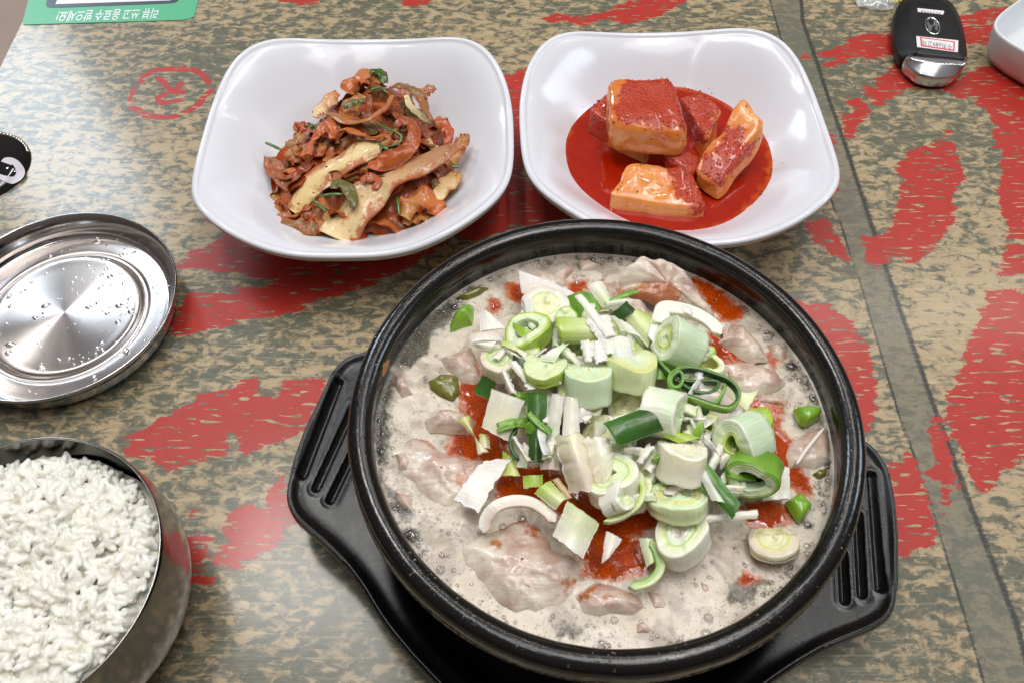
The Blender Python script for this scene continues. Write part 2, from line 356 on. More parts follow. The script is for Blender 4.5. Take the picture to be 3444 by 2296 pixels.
# ------------------------------------------------------------------ stone pot and its tray
PC = np.array([3.32, 15.40]); ZR = 9.45; ZS = 8.2
pt = NT('glazed_black_stoneware'); co = pt.coord()
pit = pt.step(pt.noise(co, 9, 3, .6), .65, .72); spk = pt.step(pt.voro(co, 7.5), .20, .06)
pt.set(Base_Color=pt.mix(pt.noise(co, 2.0, 4), '#060505', '#100e0d'), Roughness=pt.math('ADD', pt.math('MULTIPLY', pt.noise(co, 3.5, 4, .7), .22), pt.math('ADD', .08, pt.math('MULTIPLY', pit, .35))), Specular_IOR_Level=.55)
pt.bump(pt.math('ADD', pt.math('ADD', pt.math('MULTIPLY', pit, -1.0), pt.math('MULTIPLY', pt.noise(co, 3, 3), 1.0)), pt.math('MULTIPLY', spk, -.3)), .35, .03)
rub = NT('worn_rim_clay'); rub.set(Base_Color=rub.mix(rub.step(rub.noise(rub.coord(), 6, 4, .7), .4, .6), '#14110f', '#6e5a4e'), Roughness=.5)
pot = thing('stone_pot', (PC[0], PC[1], 1.2), 'black glazed stone pot full of bubbling soup on a black tray', 'pot')
prof = [(0, 1.3), (5.2, 1.3), (6.2, 1.45), (7.4, 2.4), (8.25, 4.0), (8.6, 5.6), (8.62, 6.8), (8.5, 7.5), (8.42, 7.75), (8.55, 7.9), (8.9, 8.0), (9.08, 8.15), (9.15, 8.4)]
for a in np.linspace(-10, 170, 16): prof.append((8.72+.44*cos(radians(a)), 9.0+.44*sin(radians(a))))
prof += [(8.27, 8.85), (8.30, 8.6), (8.40, 8.2), (8.42, 7.0), (8.0, 4.5), (6.5, 2.6), (0, 2.2)]
PR = smooth_open([(a, b) for a, b in prof], 150)
pv, pf = lathe(PR, 160, (PC[0], PC[1], 0))
d = noise(pv, .5, 3)*.035+noise(pv, 2.2, 5)*.012; rr_ = pv[:, :2]-PC; L_ = np.hypot(rr_[:, 0], rr_[:, 1])+1e-6; pv[:, :2] += rr_/L_[:, None]*d[:, None]*np.clip(L_[:, None]-5, 0, 1)
mesh('pot_body', pv, pf, pt.m, pot['_o'], pot)
lv, lf = lathe([(9.115, 8.36), (9.175, 8.41), (9.19, 8.46), (9.17, 8.51), (9.12, 8.53)], 160, (PC[0], PC[1], 0)); lv[:, 2] += noise(lv, 1.2, 2)*.03
mesh('unglazed_edge', lv, lf, rub.m, pot['_o'], pot)

L_out = [(845, 806), (825, 811), (790, 824), (764, 850), (740, 902), (700, 985), (674, 1056), (661, 1118), (661, 1152), (676, 1185), (705, 1212), (748, 1248), (792, 1292), (830, 1342), (862, 1396), (893, 1442), (945, 1504), (1010, 1572)]
R_out = [(1975, 1003), (1997, 1018), (2020, 1040), (2042, 1080), (2055, 1140), (2063, 1230), (2063, 1330), (2054, 1390), (2040, 1418), (2010, 1438), (1960, 1458), (1900, 1482), (1830, 1522), (1765, 1566)]
ZT = 2.7
tl_ = W('D', L_out, ZT)[:, :2]; tr2 = W('D', R_out, ZT)[:, :2]
cT = np.array([3.2, 14.2])
# bottom closing arc (out of frame) and top closing arc (hidden behind the pot)
def arc(p, q, r, n, sgn):
    a0 = math.atan2(*(p-cT)[::-1]); a1 = math.atan2(*(q-cT)[::-1])
    if sgn > 0 and a1 < a0: a1 += 2*pi
    if sgn < 0 and a1 > a0: a1 -= 2*pi
    t = np.linspace(0, 1, n+2)[1:-1]; a = a0+(a1-a0)*t
    r0, r1 = np.linalg.norm(p-cT), np.linalg.norm(q-cT); rr0 = r0+(r1-r0)*t; k = np.sin(pi*t)**.5
    R_ = rr0*(1-k)+r*k
    return cT+np.c_[np.cos(a), np.sin(a)]*R_[:, None]
loop = np.vstack([tl_, arc(tl_[-1], tr2[-1], 9.0, 8, 1), tr2[::-1], arc(tr2[0], tl_[0], 8.2, 8, 1)])
out = smooth_closed(resample(loop, 130), 720)
NT_, NRr = 720, 96
tt = np.r_[np.linspace(0, .42, 12), np.linspace(.43, 1, NRr-12)]
ang = out-cT; P2 = cT+ang[:, None, :]*tt[None, :, None]
pl = P2.reshape(-1, 2); dE = np.minimum(dline(pl[::1], np.vstack([out[::4], out[:1]])), 3.0)
rp = np.hypot(*(pl-cT).T)
z = np.full(len(pl), ZT-.28)
z += .28*np.exp(-(dE/.32)**2)                                   # raised rim bead
inner = 1/(1+np.exp(-(7.7-rp)/.18)); z -= inner*1.35             # well that holds the pot
z += .08*(1/(1+np.exp(-(rp-10.6)/.5)))                           # handles rise slightly
z = np.where(dE < .12, z-.10*(1-dE/.12)**2, z)
Lg = [([(1020, 1196), (952, 1596)][0:0])]
gro = [W('D', [(777, 873), (694, 1087)], ZT), W('D', [(812, 925), (725, 1115)], ZT), W('D', [(828, 995), (757, 1142)], ZT),
       at([(2935, 1590), (2965, 1970)], ZT), at([(2890, 1720), (2905, 1990)], ZT), at([(2838, 1850), (2847, 2010)], ZT)]
gd = np.full(len(pl), 9.0)
for g_ in gro:
    d_ = dline(pl, g_); gd = np.minimum(gd, d_)
z -= .26*np.exp(-(gd/.14)**4); z += .05*np.exp(-((gd-.27)/.09)**2)
tv = np.c_[pl, z]; o3 = np.c_[out, np.full(NT_, ZT-.30)]
n_ = NT_*len(tt); ring = lambda off, zz: np.c_[cT+(out-cT)*(1+off/np.linalg.norm(out-cT, axis=1))[:, None], np.full(NT_, zz)]
rings = [ring(.05, ZT-.12), ring(.08, ZT-.3), ring(.07, ZT-.52), ring(.0, ZT-.58), ring(-.12, ZT-.6)]
inn = ring(-2.0, .12)
tv = np.vstack([tv]+rings+[inn]); tf = grid_faces(NT_, len(tt), wrap_u=True)
idx = np.arange(NT_); nx_ = (idx+1) % NT_; prev = idx*len(tt)+len(tt)-1; prevn = nx_*len(tt)+len(tt)-1; ex_f = []
for k_ in range(6):
    cur = n_+k_*NT_+idx; curn = n_+k_*NT_+nx_; ex_f.append(np.c_[prev, cur, curn, prevn][:, ::-1]*1); prev, prevn = cur, curn
ty = NT('black_tray_plastic'); co = ty.coord()
dust = ty.step(ty.voro(co, 4.2), .09, .03)
ty.set(Base_Color=ty.mix(ty.math('MULTIPLY', dust, ty.step(ty.noise(co, .8), .5, .62)), '#090909', '#6b6862'), Roughness=ty.math('ADD', ty.math('MULTIPLY', ty.noise(co, 2, 4), .12), .22), Specular_IOR_Level=.5)
ty.bump(ty.noise(co, 26, 2), .35, .012)
tray = thing('pot_tray', (cT[0], cT[1], 0), 'black plastic tray with grooved handles under the stone pot', 'tray')
def facefix(f): return np.vstack(f)
mesh('tray_plate', tv, facefix([tf[:, ::-1]]+[q for q in ex_f]), ty.m, (cT[0], cT[1], 0), tray)
fv, ff_ = lathe([(6.6, .05), (6.6, 1.0), (6.8, 1.05), (6.9, .9), (6.9, .05)], 96, (cT[0], cT[1], 0)); mesh('foot_ring', fv, ff_, ty.m, tray['_o'], tray)

# ------------------------------------------------------------------ white melamine bowls
mel = NT('white_melamine'); co = mel.coord()
mel.set(Base_Color=mel.mix(mel.noise(co, .5, 3), '#dadbe2', '#e3e4ea'), Roughness=.15, Specular_IOR_Level=.45)
mel.b.inputs['Subsurface Weight'].default_value = .0
mel.bump(mel.noise(co, .9, 2), .12, .05)
def bowl_shape(B, phi, t):
    """t 0 centre .. 1 rim; returns xyz of the inner surface"""
    cx, cy, a, rot, n, dz, k8 = B
    c, s = np.cos(phi), np.sin(phi); r = a*(np.abs(c)**n+np.abs(s)**n)**(-1/n); rc = a*.985
    bl = np.clip((t-.35)/.65, 0, 1)**1.6; R_ = (rc*(1-bl)+r*bl)*t
    zr = 4.0-dz*np.cos(4*phi)+k8*np.cos(8*phi)
    w = np.clip((t-.50)/.50, 0, 1); w2 = w*w*(3-2*w)*.55+w*.45
    zz = .75+(t/.6)**2*.18*(t < .6)+(.18)*(t >= .6)+(zr-.93)*w2**1.15
    x, y = R_*c, R_*s; cr, sr = cos(rot), sin(rot)
    return np.stack([cx+cr*x-sr*y, cy+sr*x+cr*y, zz], -1)
BA = (-8.36, 35.5, 8.44, .012, 2.85, .46, .11); BB = (8.84, 36.25, 8.40, .033, 2.82, .50, .10)
def make_bowl(B, label):
    th_ = thing('side_dish_bowl', (B[0], B[1], 0), label, 'bowl', 'white side dish bowls')
    NP = 256; ph = np.linspace(0, 2*pi, NP, endpoint=False); t = np.linspace(0, 1, 60)
    PH, T = np.meshgrid(ph, t, indexing='ij'); inn_ = bowl_shape(B, PH, T)
    # keep the traced outline as the outer edge of the lip: shrink the inner surface by the lip width
    cen = np.array([B[0], B[1]]); d_ = inn_[..., :2]-cen; L = np.linalg.norm(d_, axis=-1, keepdims=True)+1e-6
    inn_[..., :2] = cen+d_*(1-.36/L*T[..., None]**4)
    rim = inn_[:, -1]; dr = (rim[:, :2]-cen)/np.linalg.norm(rim[:, :2]-cen, axis=1, keepdims=True)
    lip = []
    for a in np.linspace(150, -60, 9):
        lip.append(np.c_[rim[:, :2]+dr*(.19+.19*cos(radians(a))), rim[:, 2]-.02+.15*sin(radians(a))])
    lip.append(np.c_[rim[:, :2]+dr*.30, rim[:, 2]-.32])
    outr = []
    for tq in (.95, .88, .8, .72, .64, .56, .5):
        q = bowl_shape(B, ph, np.full(NP, tq)); dd = (q[:, :2]-cen); q[:, :2] = cen+dd*1.02; q[:, 2] -= .38; outr.append(q)
    outr.append(np.c_[cen+dr*4.1, np.full(NP, .42)]); outr.append(np.c_[cen+dr*4.0, np.full(NP, .03)]); outr.append(np.c_[cen+dr*3.7, np.full(NP, .03)]); outr.append(np.c_[cen+dr*3.6, np.full(NP, .35)]); outr.append(np.c_[cen+dr*.01, np.full(NP, .35)])
    allr = np.concatenate([inn_, np.stack(lip+outr, 1)], 1); n = allr.shape[1]
    mesh('bowl_body', allr.reshape(-1, 3), grid_faces(NP, n, wrap_u=True), mel.m, th_['_o'], th_)
    return th_
make_bowl(BA, 'white rounded-square bowl holding the cabbage kimchi')
make_bowl(BB, 'white rounded-square bowl holding the radish cubes in red liquid')
def bowl_z(B, x, y):
    t = np.linspace(0, 1, 80); r = np.hypot(x-B[0], y-B[1]); p = bowl_shape(B, np.full(80, math.atan2(y-B[1], x-B[0])-B[3]), t)
    return float(np.interp(r, np.hypot(p[:, 0]-B[0], p[:, 1]-B[1]), p[:, 2]))

# ------------------------------------------------------------------ stainless lid, rice bowl
def steel(name, tint='#b9b5b3', rough=.2, aniso=.0, sc=1.0):
    s = NT(name); co = s.coord(); 
    s.set(Base_Color=C4(tint), Metallic=1.0, Roughness=s.math('ADD', s.math('MULTIPLY', s.noise(co, 2*sc, 4, .7), .12), rough-.06), Anisotropic=aniso)
    if aniso:
        tg = s.n.new('ShaderNodeTangent'); tg.direction_type = 'RADIAL'; tg.axis = 'Z'; s.link(tg.outputs[0], s.b.inputs['Tangent'])
    
    if aniso < .9: s.bump(s.noise(co, 7, 2), .05, .01)
    return s.m
turned = steel('turned_steel', '#c9c1bd', .31, .97); polished = steel('polished_steel', '#b4b0ae', .13, .5)
LC = np.array([-22.75, 26.0])
lid = thing('bowl_cover', (LC[0], LC[1], 0), 'stainless steel bowl lid lying upside down, wet inside, star-shaped glint at its centre', 'lid')
lp = smooth_open([(0.001, .62), (1.5, .62), (3.0, .62), (3.62, .62), (3.78, .56), (3.95, .40), (4.12, .38), (4.3, .42), (5.0, .44), (5.3, .46), (5.45, .62), (5.55, .9), (5.72, 1.28), (5.88, 1.52), (5.98, 1.58), (6.04, 1.52), (6.0, 1.38), (5.85, 1.1), (5.72, .7), (5.6, .38), (5.35, .22), (4.4, .18), (4.0, .1), (3.8, .32), (0.001, .36)], 150)
lv, lf = lathe(lp, 128, (LC[0], LC[1], 0)); rl_g = rl = np.hypot(lv[:, 0]-LC[0], lv[:, 1]-LC[1]); kk = 1-.025*np.clip(rl/6, 0, 1); lv[:, 0] = LC[0]+(lv[:, 0]-LC[0])*kk; lv[:, 1] = LC[1]+(lv[:, 1]-LC[1])*kk; lv[:, 2] += .02+np.clip((lv[:, 2]-.45)/1.1, 0, 1)*(rl_g > 5.3)*.10+noise(lv, .35, 4)*.01
nf = len(lp)-1; rad_mid = (lp[:-1, 0]+lp[1:, 0])/2; isin = (np.arange(nf) < 72) & (rad_mid < 5.2)
mesh('lid_body', lv, lf, None, lid['_o'], lid, mats=[polished, turned], fmat=np.tile(isin.astype(int), 128))

RC = np.array([-18.30, 10.82])
rb = thing('rice_bowl', (RC[0], RC[1], 0), 'stainless steel bowl filled with white rice', 'bowl')
rp_ = smooth_open([(0.001, .5), (3.2, .55), (4.5, 1.0), (5.2, 2.1), (5.42, 3.4), (5.42, 4.6), (5.38, 5.3), (5.36, 5.5), (5.40, 5.56), (5.46, 5.5), (5.50, 5.25), (5.58, 4.5), (5.66, 3.5), (5.62, 2.6), (5.4, 1.8), (4.7, .75), (3.6, .35), (3.3, .05), (3.1, .05), (2.9, .3), (0.001, .3)], 120)
bv, bf = lathe(rp_, 128, (RC[0], RC[1], 0)); mesh('bowl_body', bv, bf, steel('bowl_steel', '#a39f9d', .17, .6), rb['_o'], rb)

# rice: mound with individually built grains
rc = NT('cooked_rice'); co = rc.coord()
rc.set(Base_Color=rc.mix(rc.noise(co, 1.5, 3), '#e6e1d2', '#f1efe8'), Roughness=.32, Specular_IOR_Level=.45, Subsurface_Weight=.6, Subsurface_Radius=(.9, .8, .62), Subsurface_Scale=.5*CM)
rb_m = NT('rice_below'); rb_m.set(Base_Color=C4('#e9e4d4'), Roughness=.5, Subsurface_Weight=.5, Subsurface_Scale=.4*CM)
def rice_h(x, y):
    q = np.c_[x, y, np.zeros(len(x))]; r = np.hypot(x-RC[0], y-RC[1])
    return 5.0+.42*np.clip(1-(r/5.3)**2, 0, 1)+.40*noise(q, .5, 11, 2)+.20*noise(q, 1.6, 12, 1)-.35*np.clip((r-4.6)/.8, 0, 1)*np.clip((y-RC[1])/4, 0, 1)-.9*np.clip((y-RC[1]-3.2)/2.2, 0, 1)
nr = 60; an = np.linspace(0, 2*pi, 120, endpoint=False); rad = np.linspace(0.02, 5.33, nr)
AA, RR = np.meshgrid(an, rad, indexing='ij'); X = RC[0]+RR*np.cos(AA); Y = RC[1]+RR*np.sin(AA)
bz = rice_h(X.ravel(), Y.ravel())-.08
rs = tag(mesh('rice', np.zeros((3, 3)), [(0, 1, 2)], rc.m, (RC[0], RC[1], 1)), 'sticky white rice heaped in the stainless steel bowl', 'rice', kind='stuff')
bpy.data.objects.remove(rs)
def ellipsoid(nu=9, nv=7):
    v = [(0, 0, 1)]
    for i in range(1, nv):
        a = pi*i/nv
        for j in range(nu): v.append((sin(a)*cos(2*pi*j/nu), sin(a)*sin(2*pi*j/nu), cos(a)))
    v.append((0, 0, -1)); f = [(0, 1+j, 1+(j+1) % nu) for j in range(nu)]
    for i in range(nv-2):
        for j in range(nu):
            a, b = 1+i*nu+j, 1+i*nu+(j+1) % nu; f += [(a, a+nu, b), (b, a+nu, b+nu)]
    e_ = 1+(nv-2)*nu; f += [(e_+j, len(v)-1, e_+(j+1) % nu) for j in range(nu)]
    return np.array(v), np.array(f)
def rand_rot(n, r):
    q = r.normal(size=(n, 4)); q /= np.linalg.norm(q, axis=1, keepdims=True); w, x, y, z = q.T
    return np.stack([np.stack([1-2*(y*y+z*z), 2*(x*y-w*z), 2*(x*z+w*y)], -1), np.stack([2*(x*y+w*z), 1-2*(x*x+z*z), 2*(y*z-w*x)], -1), np.stack([2*(x*z-w*y), 2*(y*z+w*x), 1-2*(x*x+y*y)], -1)], 1)
ev_, ef_ = ellipsoid()
Ng = 2700; r_ = 4.98*np.sqrt(rng.random(Ng)); a_ = rng.random(Ng)*2*pi
gx_, gy_ = RC[0]+r_*np.cos(a_), RC[1]+r_*np.sin(a_)
keep = (gx_ > -24.5)
gx_, gy_ = gx_[keep], gy_[keep]; Ng = len(gx_)
gz_ = rice_h(gx_, gy_)+rng.uniform(-.22, .26, Ng)
cl = noise(np.c_[gx_, gy_, gz_*0], 2.4, 21, 1); gz_ += .16*cl
sc = np.c_[rng.uniform(.135, .165, Ng), rng.uniform(.145, .18, Ng), rng.uniform(.33, .45, Ng)]
Rm = rand_rot(Ng, rng)
# lay grains mostly flat, clumps share a direction
vl = ev_[None]*sc[:, None]; bend = (vl[..., 2:3]/.3)**2*.03; vl = vl+np.concatenate([bend, 0*bend, 0*bend], -1)
vl = np.einsum('nij,nkj->nki', Rm, vl); vl[..., 2] *= .78
vl = vl+np.c_[gx_, gy_, gz_][:, None]
rv = np.vstack([np.c_[X.ravel(), Y.ravel(), bz], vl.reshape(-1, 3)])
base_f = grid_faces(120, nr, wrap_u=True)[:, ::-1]; gf = (ef_[None]+(np.arange(Ng)*len(ev_))[:, None, None]+120*nr).reshape(-1, 3)
base_t = np.vstack([base_f[:, [0, 1, 2]], base_f[:, [0, 2, 3]]])
rs = mesh('rice', vl.reshape(-1, 3), gf-120*nr, rc.m, (RC[0], RC[1], 1))
rmod = rs.modifiers.new('stick', 'REMESH'); rmod.mode = 'VOXEL'; rmod.voxel_size = .027*CM; rmod.use_smooth_shade = True
sm_ = rs.modifiers.new('soften', 'SMOOTH'); sm_.factor = .5; sm_.iterations = 1
mesh('rice_below', rv[:120*nr], base_t, rb_m.m, (RC[0], RC[1], 1), rs)
tag(rs, 'sticky white rice heaped in the stainless steel bowl', 'rice', kind='stuff')

# ------------------------------------------------------------------ water on the lid
wat = NT('clear_water'); wat.set(Base_Color=(1, 1, 1, 1), Roughness=.0, IOR=1.33, Transmission_Weight=1.0)
hv = []; hf = []
def domes(spec, nu=12, nv=4):
    """spec rows: x,y,z,r,h,elong,angle -> joined half-domes"""
    v = []; f = []; base = []
    for i in range(nv+1):
        a = pi/2*i/nv
        for j in range(nu): base.append((cos(a)*cos(2*pi*j/nu), cos(a)*sin(2*pi*j/nu), sin(a)))
    base = np.array(base); gf_ = grid_faces(nv+1, nu, wrap_v=True)
    spec = np.asarray(spec, float); n = len(spec); B_ = np.tile(base[None], (n, 1, 1))
    B_[..., 0] *= (spec[:, 3]*spec[:, 5])[:, None]; B_[..., 1] *= spec[:, 3][:, None]; B_[..., 2] *= spec[:, 4][:, None]
    c, s = np.cos(spec[:, 6])[:, None], np.sin(spec[:, 6])[:, None]; x = B_[..., 0]*c-B_[..., 1]*s; y = B_[..., 0]*s+B_[..., 1]*c
    B_[..., 0] = x; B_[..., 1] = y; B_ += spec[:, None, :3]
    return B_.reshape(-1, 3), (gf_[None]+(np.arange(n)*len(base))[:, None, None]).reshape(-1, 4)
sp_ = []
def lid_z(r): return float(np.interp(r, lp[:75, 0], lp[:75, 1]))+.022
r3 = np.random.default_rng(5)
while len(sp_) < 190:
    a = r3.uniform(-pi, pi); rr2 = r3.uniform(.9, 5.3); w_ = .25+.75*(abs(rr2-3.9) < 1.1)+(1.2 if 0 < a < 1.6 and rr2 > 2 else 0)
    if r3.random() > w_*.6: continue
    if abs(rr2-3.95) < .25 or rr2 > 5.2: continue
    s = r3.gamma(1.8, .028)+.02; s = min(s, .19)
    sp_.append((LC[0]+rr2*cos(a), LC[1]+rr2*sin(a), lid_z(rr2), s, s*.45, r3.uniform(1, 1.7), r3.uniform(0, pi)))
wv, wf = domes(sp_); tag(mesh('water_droplets', wv, wf, wat.m, (LC[0], LC[1], .6)), 'scattered clear water droplets on the upturned steel lid', 'water', kind='stuff')

# ------------------------------------------------------------------ white plate at the right edge
pw = NT('white_porcelain'); pw.set(Base_Color=C4('#dfe3e6'), Roughness=.14, Coat_Weight=.2)
def rrect(cx, cy, a, rot, n, N=200):
    p_ = np.linspace(0, 2*pi, N, endpoint=False); c, s = np.cos(p_), np.sin(p_); r = a*(np.abs(c)**n+np.abs(s)**n)**(-1/n); x, y = r*c, r*s
    return np.c_[cx+cos(rot)*x-sin(rot)*y, cy+sin(rot)*x+cos(rot)*y]
PLc = (36.9, 46.2); PLr = radians(40)
def pring(a, z_): return np.c_[rrect(PLc[0], PLc[1], a, PLr, 5.2), np.full(200, z_)]
PA = 5.35
rgs = [pring(.01, .42), pring(PA*.5, .42), pring(PA*.78, .44), pring(PA*.86, .58), pring(PA*.92, 1.1), pring(PA*.955, 2.1), pring(PA*.97, 2.42), pring(PA*.985, 2.5), pring(PA, 2.44), pring(PA*1.0, 2.3), pring(PA*.985, 1.6), pring(PA*.95, .7), pring(PA*.9, .2), pring(PA*.85, .03), pring(PA*.8, .03), pring(.01, .1)]
pv_ = np.stack(rgs, 1); pth = thing('square_plate', (PLc[0], PLc[1], 0), 'deep white rounded-square plate cut off by the right edge', 'plate')
mesh('plate_body', pv_.reshape(-1, 3), grid_faces(200, len(rgs), wrap_u=True), pw.m, pth['_o'], pth)
# bare clay chip inside the rim at the left
cq = W('1', [(240, 1125), (205, 1250)], 9.1); a0_ = math.atan2(cq[1, 1]-PC[1], cq[1, 0]-PC[0]); a1_ = math.atan2(cq[0, 1]-PC[1], cq[0, 0]-PC[0])
ca_ = np.linspace(min(a0_, a1_), max(a0_, a1_), 12); chv = []
for a in ca_:
    k_ = math.sin((a-ca_[0])/(ca_[-1]-ca_[0])*pi)**.6
    for (r_c, z_c) in ((8.245, 8.80), (8.235, 8.95), (8.30, 9.10), (8.34, 9.2)): chv.append((PC[0]+(r_c-.02)*cos(a), PC[1]+(r_c-.02)*sin(a), 8.95+(z_c-8.95)*k_))
mesh('glaze_chip', np.array(chv), grid_faces(12, 4), simple('bare_clay', '#a8744a', .7), pot['_o'], pot)
# ------------------------------------------------------------------ car key fob
FC = W('K', [(1340, 430)], 0)[0]
fob = thing('key_fob', (FC[0], FC[1], 0), 'black car key fob with chrome tip and a small red-framed label', 'key fob')
fb = NT('fob_black'); fb.set(Base_Color=C4('#131314'), Roughness=.42); fb.bump(fb.noise(fb.coord(), 20, 2), .15, .01)
chrome = NT('fob_chrome'); chrome.set(Base_Color=C4('#dcdce0'), Metallic=1.0, Roughness=.24)
bodyk = [(1060, 8), (1160, -20), (1400, -20), (1500, 20), (1570, 75), (1625, 160), (1675, 290), (1700, 400), (1718, 520), (1718, 635), (1600, 625), (1300, 590), (1130, 572), (1090, 590), (1050, 645), (1000, 600), (972, 520), (952, 400), (950, 260), (965, 150), (1005, 60)]
topk = [(1165, 5), (1250, -8), (1400, -12), (1490, 25), (1555, 80), (1605, 165), (1650, 290), (1676, 400), (1692, 510), (1696, 612), (1600, 607), (1350, 580), (1220, 560), (1205, 540), (1180, 430), (1135, 280), (1120, 150), (1135, 50)]
def loft(name, loops, mat, parent, cap=True, N=140, smooth=True):
    rs_ = []
    ref = None
    for p in loops:
        q = resample(smooth_closed(p, 400), 400); c = q.mean(0); a = np.arctan2(q[:, 1]-c[1], q[:, 0]-c[0]); i0 = np.argmin(np.abs(a)); q = np.roll(q, -i0, 0)
        if np.sum(q[:, 0]*np.roll(q[:, 1], -1)-np.roll(q[:, 0], -1)*q[:, 1]) < 0: q = np.roll(q[::-1], 1, 0)
        rs_.append(resample(q, N))
    if cap:
        c = rs_[-1].mean(0); rs_.append(c+(rs_[-1]-c)*.5); rs_.append(np.tile(c, (N, 1)))
    a = np.stack(rs_, 1); return mesh(name, a.reshape(-1, 3), grid_faces(N, a.shape[1], wrap_u=True), mat, parent['_o'], parent, smooth)
def KW(p, z): return W('K', p, z)
def shr(p, k, dz=0):
    p = np.asarray(p, float); c = p.mean(0); d = p-c; L = np.linalg.norm(d[:, :2], axis=1, keepdims=True); q = c+d*(1-k/L); q[:, 2] = p[:, 2]+dz; return q
b0 = KW(bodyk, .75); t0 = KW(topk, 1.45)
loft('fob_case', [shr(b0, .55, -.72), shr(b0, .2, -.6), shr(b0, .0, -.3), b0, shr(b0, .06, .22), shr(t0, -.1, -.12), t0, shr(t0, .12, .03)], fb.m, fob)
tipk = [(1120, 580), (1300, 592), (1700, 632), (1712, 690), (1690, 740), (1640, 805), (1560, 855), (1450, 868), (1350, 866), (1200, 825), (1110, 755), (1055, 700), (1050, 650), (1075, 605)]
tipt = [(1150, 600), (1300, 606), (1690, 645), (1680, 688), (1620, 690), (1400, 672), (1200, 640)]
a0 = KW(tipk, .7); a1 = KW(tipt, 1.42)
am = a0*.45+0; 
N1 = resample(smooth_closed(a0, 300), 300)
loft('chrome_tip', [shr(a0, .4, -.66), shr(a0, .1, -.45), a0, shr(a0, .06, .28), shr(a0, .10, .34), shr(a1, -.06, -.05), a1, shr(a1, .06, .01)], chrome.m, fob)
ang_l = KW([(1195, 385), (1205, 500), (1635, 557), (1640, 430)], 1.5)
white_l = simple('sticker_white', '#e8e3e4', .35); red_l = simple('sticker_red', '#d9505a', .4); ink = simple('ink_grey', '#4a4a50', .5)
plate('name_label', smooth_closed(resample(ang_l, 60), 60)[:, :], 1.495, 1.515, white_l, fob)
fr_o = KW([(1236, 392), (1245, 490), (1600, 543), (1605, 440)], 1.52); fr_i = KW([(1254, 404), (1262, 478), (1586, 526), (1588, 448)], 1.52)
fvs = np.vstack([fr_o, fr_i]); fvs[:, 2] = 1.519
mesh('label_frame', fvs, [(i, (i+1) % 4, 4+(i+1) % 4, 4+i) for i in range(4)], red_l, fob['_o'], fob, False)
text('수최689고객', fob, 'handwriting', *KW([(1572, 478), (1266, 428)], 1.52)[:, :], 1.5185, .6, ink, extr=.001)
plate('number_label', smooth_closed(resample(KW([(1208, 90), (1212, 130), (1480, 160), (1492, 120)], 1.49), 60), 60), 1.485, 1.505, white_l, fob)
text('2043058', fob, 'small_print', *KW([(1460, 140), (1245, 112)], 1.5)[:, :], 1.507, .3, ink, extr=.001)
# emblem: slanted H in an oval, raised chrome
ec = KW([(1366, 280)], 1.5)[0]; ux = KW([(1448, 290)], 1.5)[0]-ec; uy = KW([(1352, 186)], 1.5)[0]-ec
def EM(p, z): p = np.asarray(p, float); return ec+np.outer(p[:, 0], ux)+np.outer(p[:, 1], uy)+[0, 0, z]
tt_ = np.linspace(0, 2*pi, 48, endpoint=False)
oo = []
for r0_, z0_ in ((1.0, 0), (1.0, .05), (.93, .09), (.82, .05), (.82, 0)): oo.append(EM(np.c_[r0_*np.cos(tt_), r0_*np.sin(tt_)], z0_))
oo = np.stack(oo, 1); emb = mesh('emblem_ring', oo.reshape(-1, 3), grid_faces(48, 5, wrap_u=True), chrome.m, fob['_o'], fob)
plate('emblem_back', EM(np.c_[.84*np.cos(tt_), .84*np.sin(tt_)], 0)[:, :], 1.49, 1.505, simple('emblem_dark', '#22262b', .2), fob)
Hs = [[(-.62, -.50), (-.30, -.62), (-.02, -.06), (.30, .0), (.52, -.42), (.66, -.30), (.62, .50), (.30, .62), (.02, .06), (-.30, 0), (-.52, .42), (-.66, .30)]]
for h_ in Hs:
    hp = EM(h_, 0); plate('emblem_letter', hp, 1.50, 1.56, chrome.m, fob)
kh = KW([(1235, 8), (1380, 12), (1392, 38), (1385, 66), (1240, 35)], 1.5); plate('key_ring_slot', smooth_closed(kh, 40), 1.48, 1.497, simple('slot_dark', '#020202', .8), fob)
bar = KW([(1300, 8), (1318, 8), (1322, 60), (1304, 58)], 1.5); plate('slot_bar', bar, 1.497, 1.53, fb.m, fob)

# ------------------------------------------------------------------ black glossy dome with a pale curl
dc = np.array([-31.3, 36.9]); dm = thing('black_dome', (dc[0], dc[1], 0), 'small glossy black dome with a pale curled mark at the left edge', 'call button')
dr_ = 2.95
dv, df = lathe(smooth_open([(0.001, .98), (1.0, .93), (1.9, .75), (2.6, .42), (2.92, .12), (2.95, 0.01), (2.7, 0.01), (0.001, .01)], 40), 72, (dc[0], dc[1], 0))
gb = NT('gloss_black'); gb.set(Base_Color=C4('#0a0a0c'), Roughness=.06, Coat_Weight=.5); mesh('dome_body', dv, df, gb.m, dm['_o'], dm)
def ribbon_flat(pts, w, zf, name, mat, parent, n=40):
    c = smooth_open(pts, n); t = np.gradient(c[:, :2], axis=0); t /= np.linalg.norm(t, axis=1, keepdims=True)+1e-9; nn = np.c_[-t[:, 1], t[:, 0]]
    ww = w*np.interp(np.linspace(0, 1, n), [0, .25, .8, 1], [1.25, 1, .85, .3]); L = np.stack([c[:, :2]+nn*ww[:, None]*k for k in (-.5, 0, .5)], 1)
    zz = zf(L.reshape(-1, 2)); v = np.c_[L.reshape(-1, 2), zz]; return mesh(name, v, grid_faces(n, 3), mat, parent['_o'], parent)
domez = lambda q: np.interp(np.hypot(q[:, 0]-dc[0], q[:, 1]-dc[1]), [0, 1.0, 1.9, 2.6, 2.92], [.98, .93, .75, .42, .12])+.06
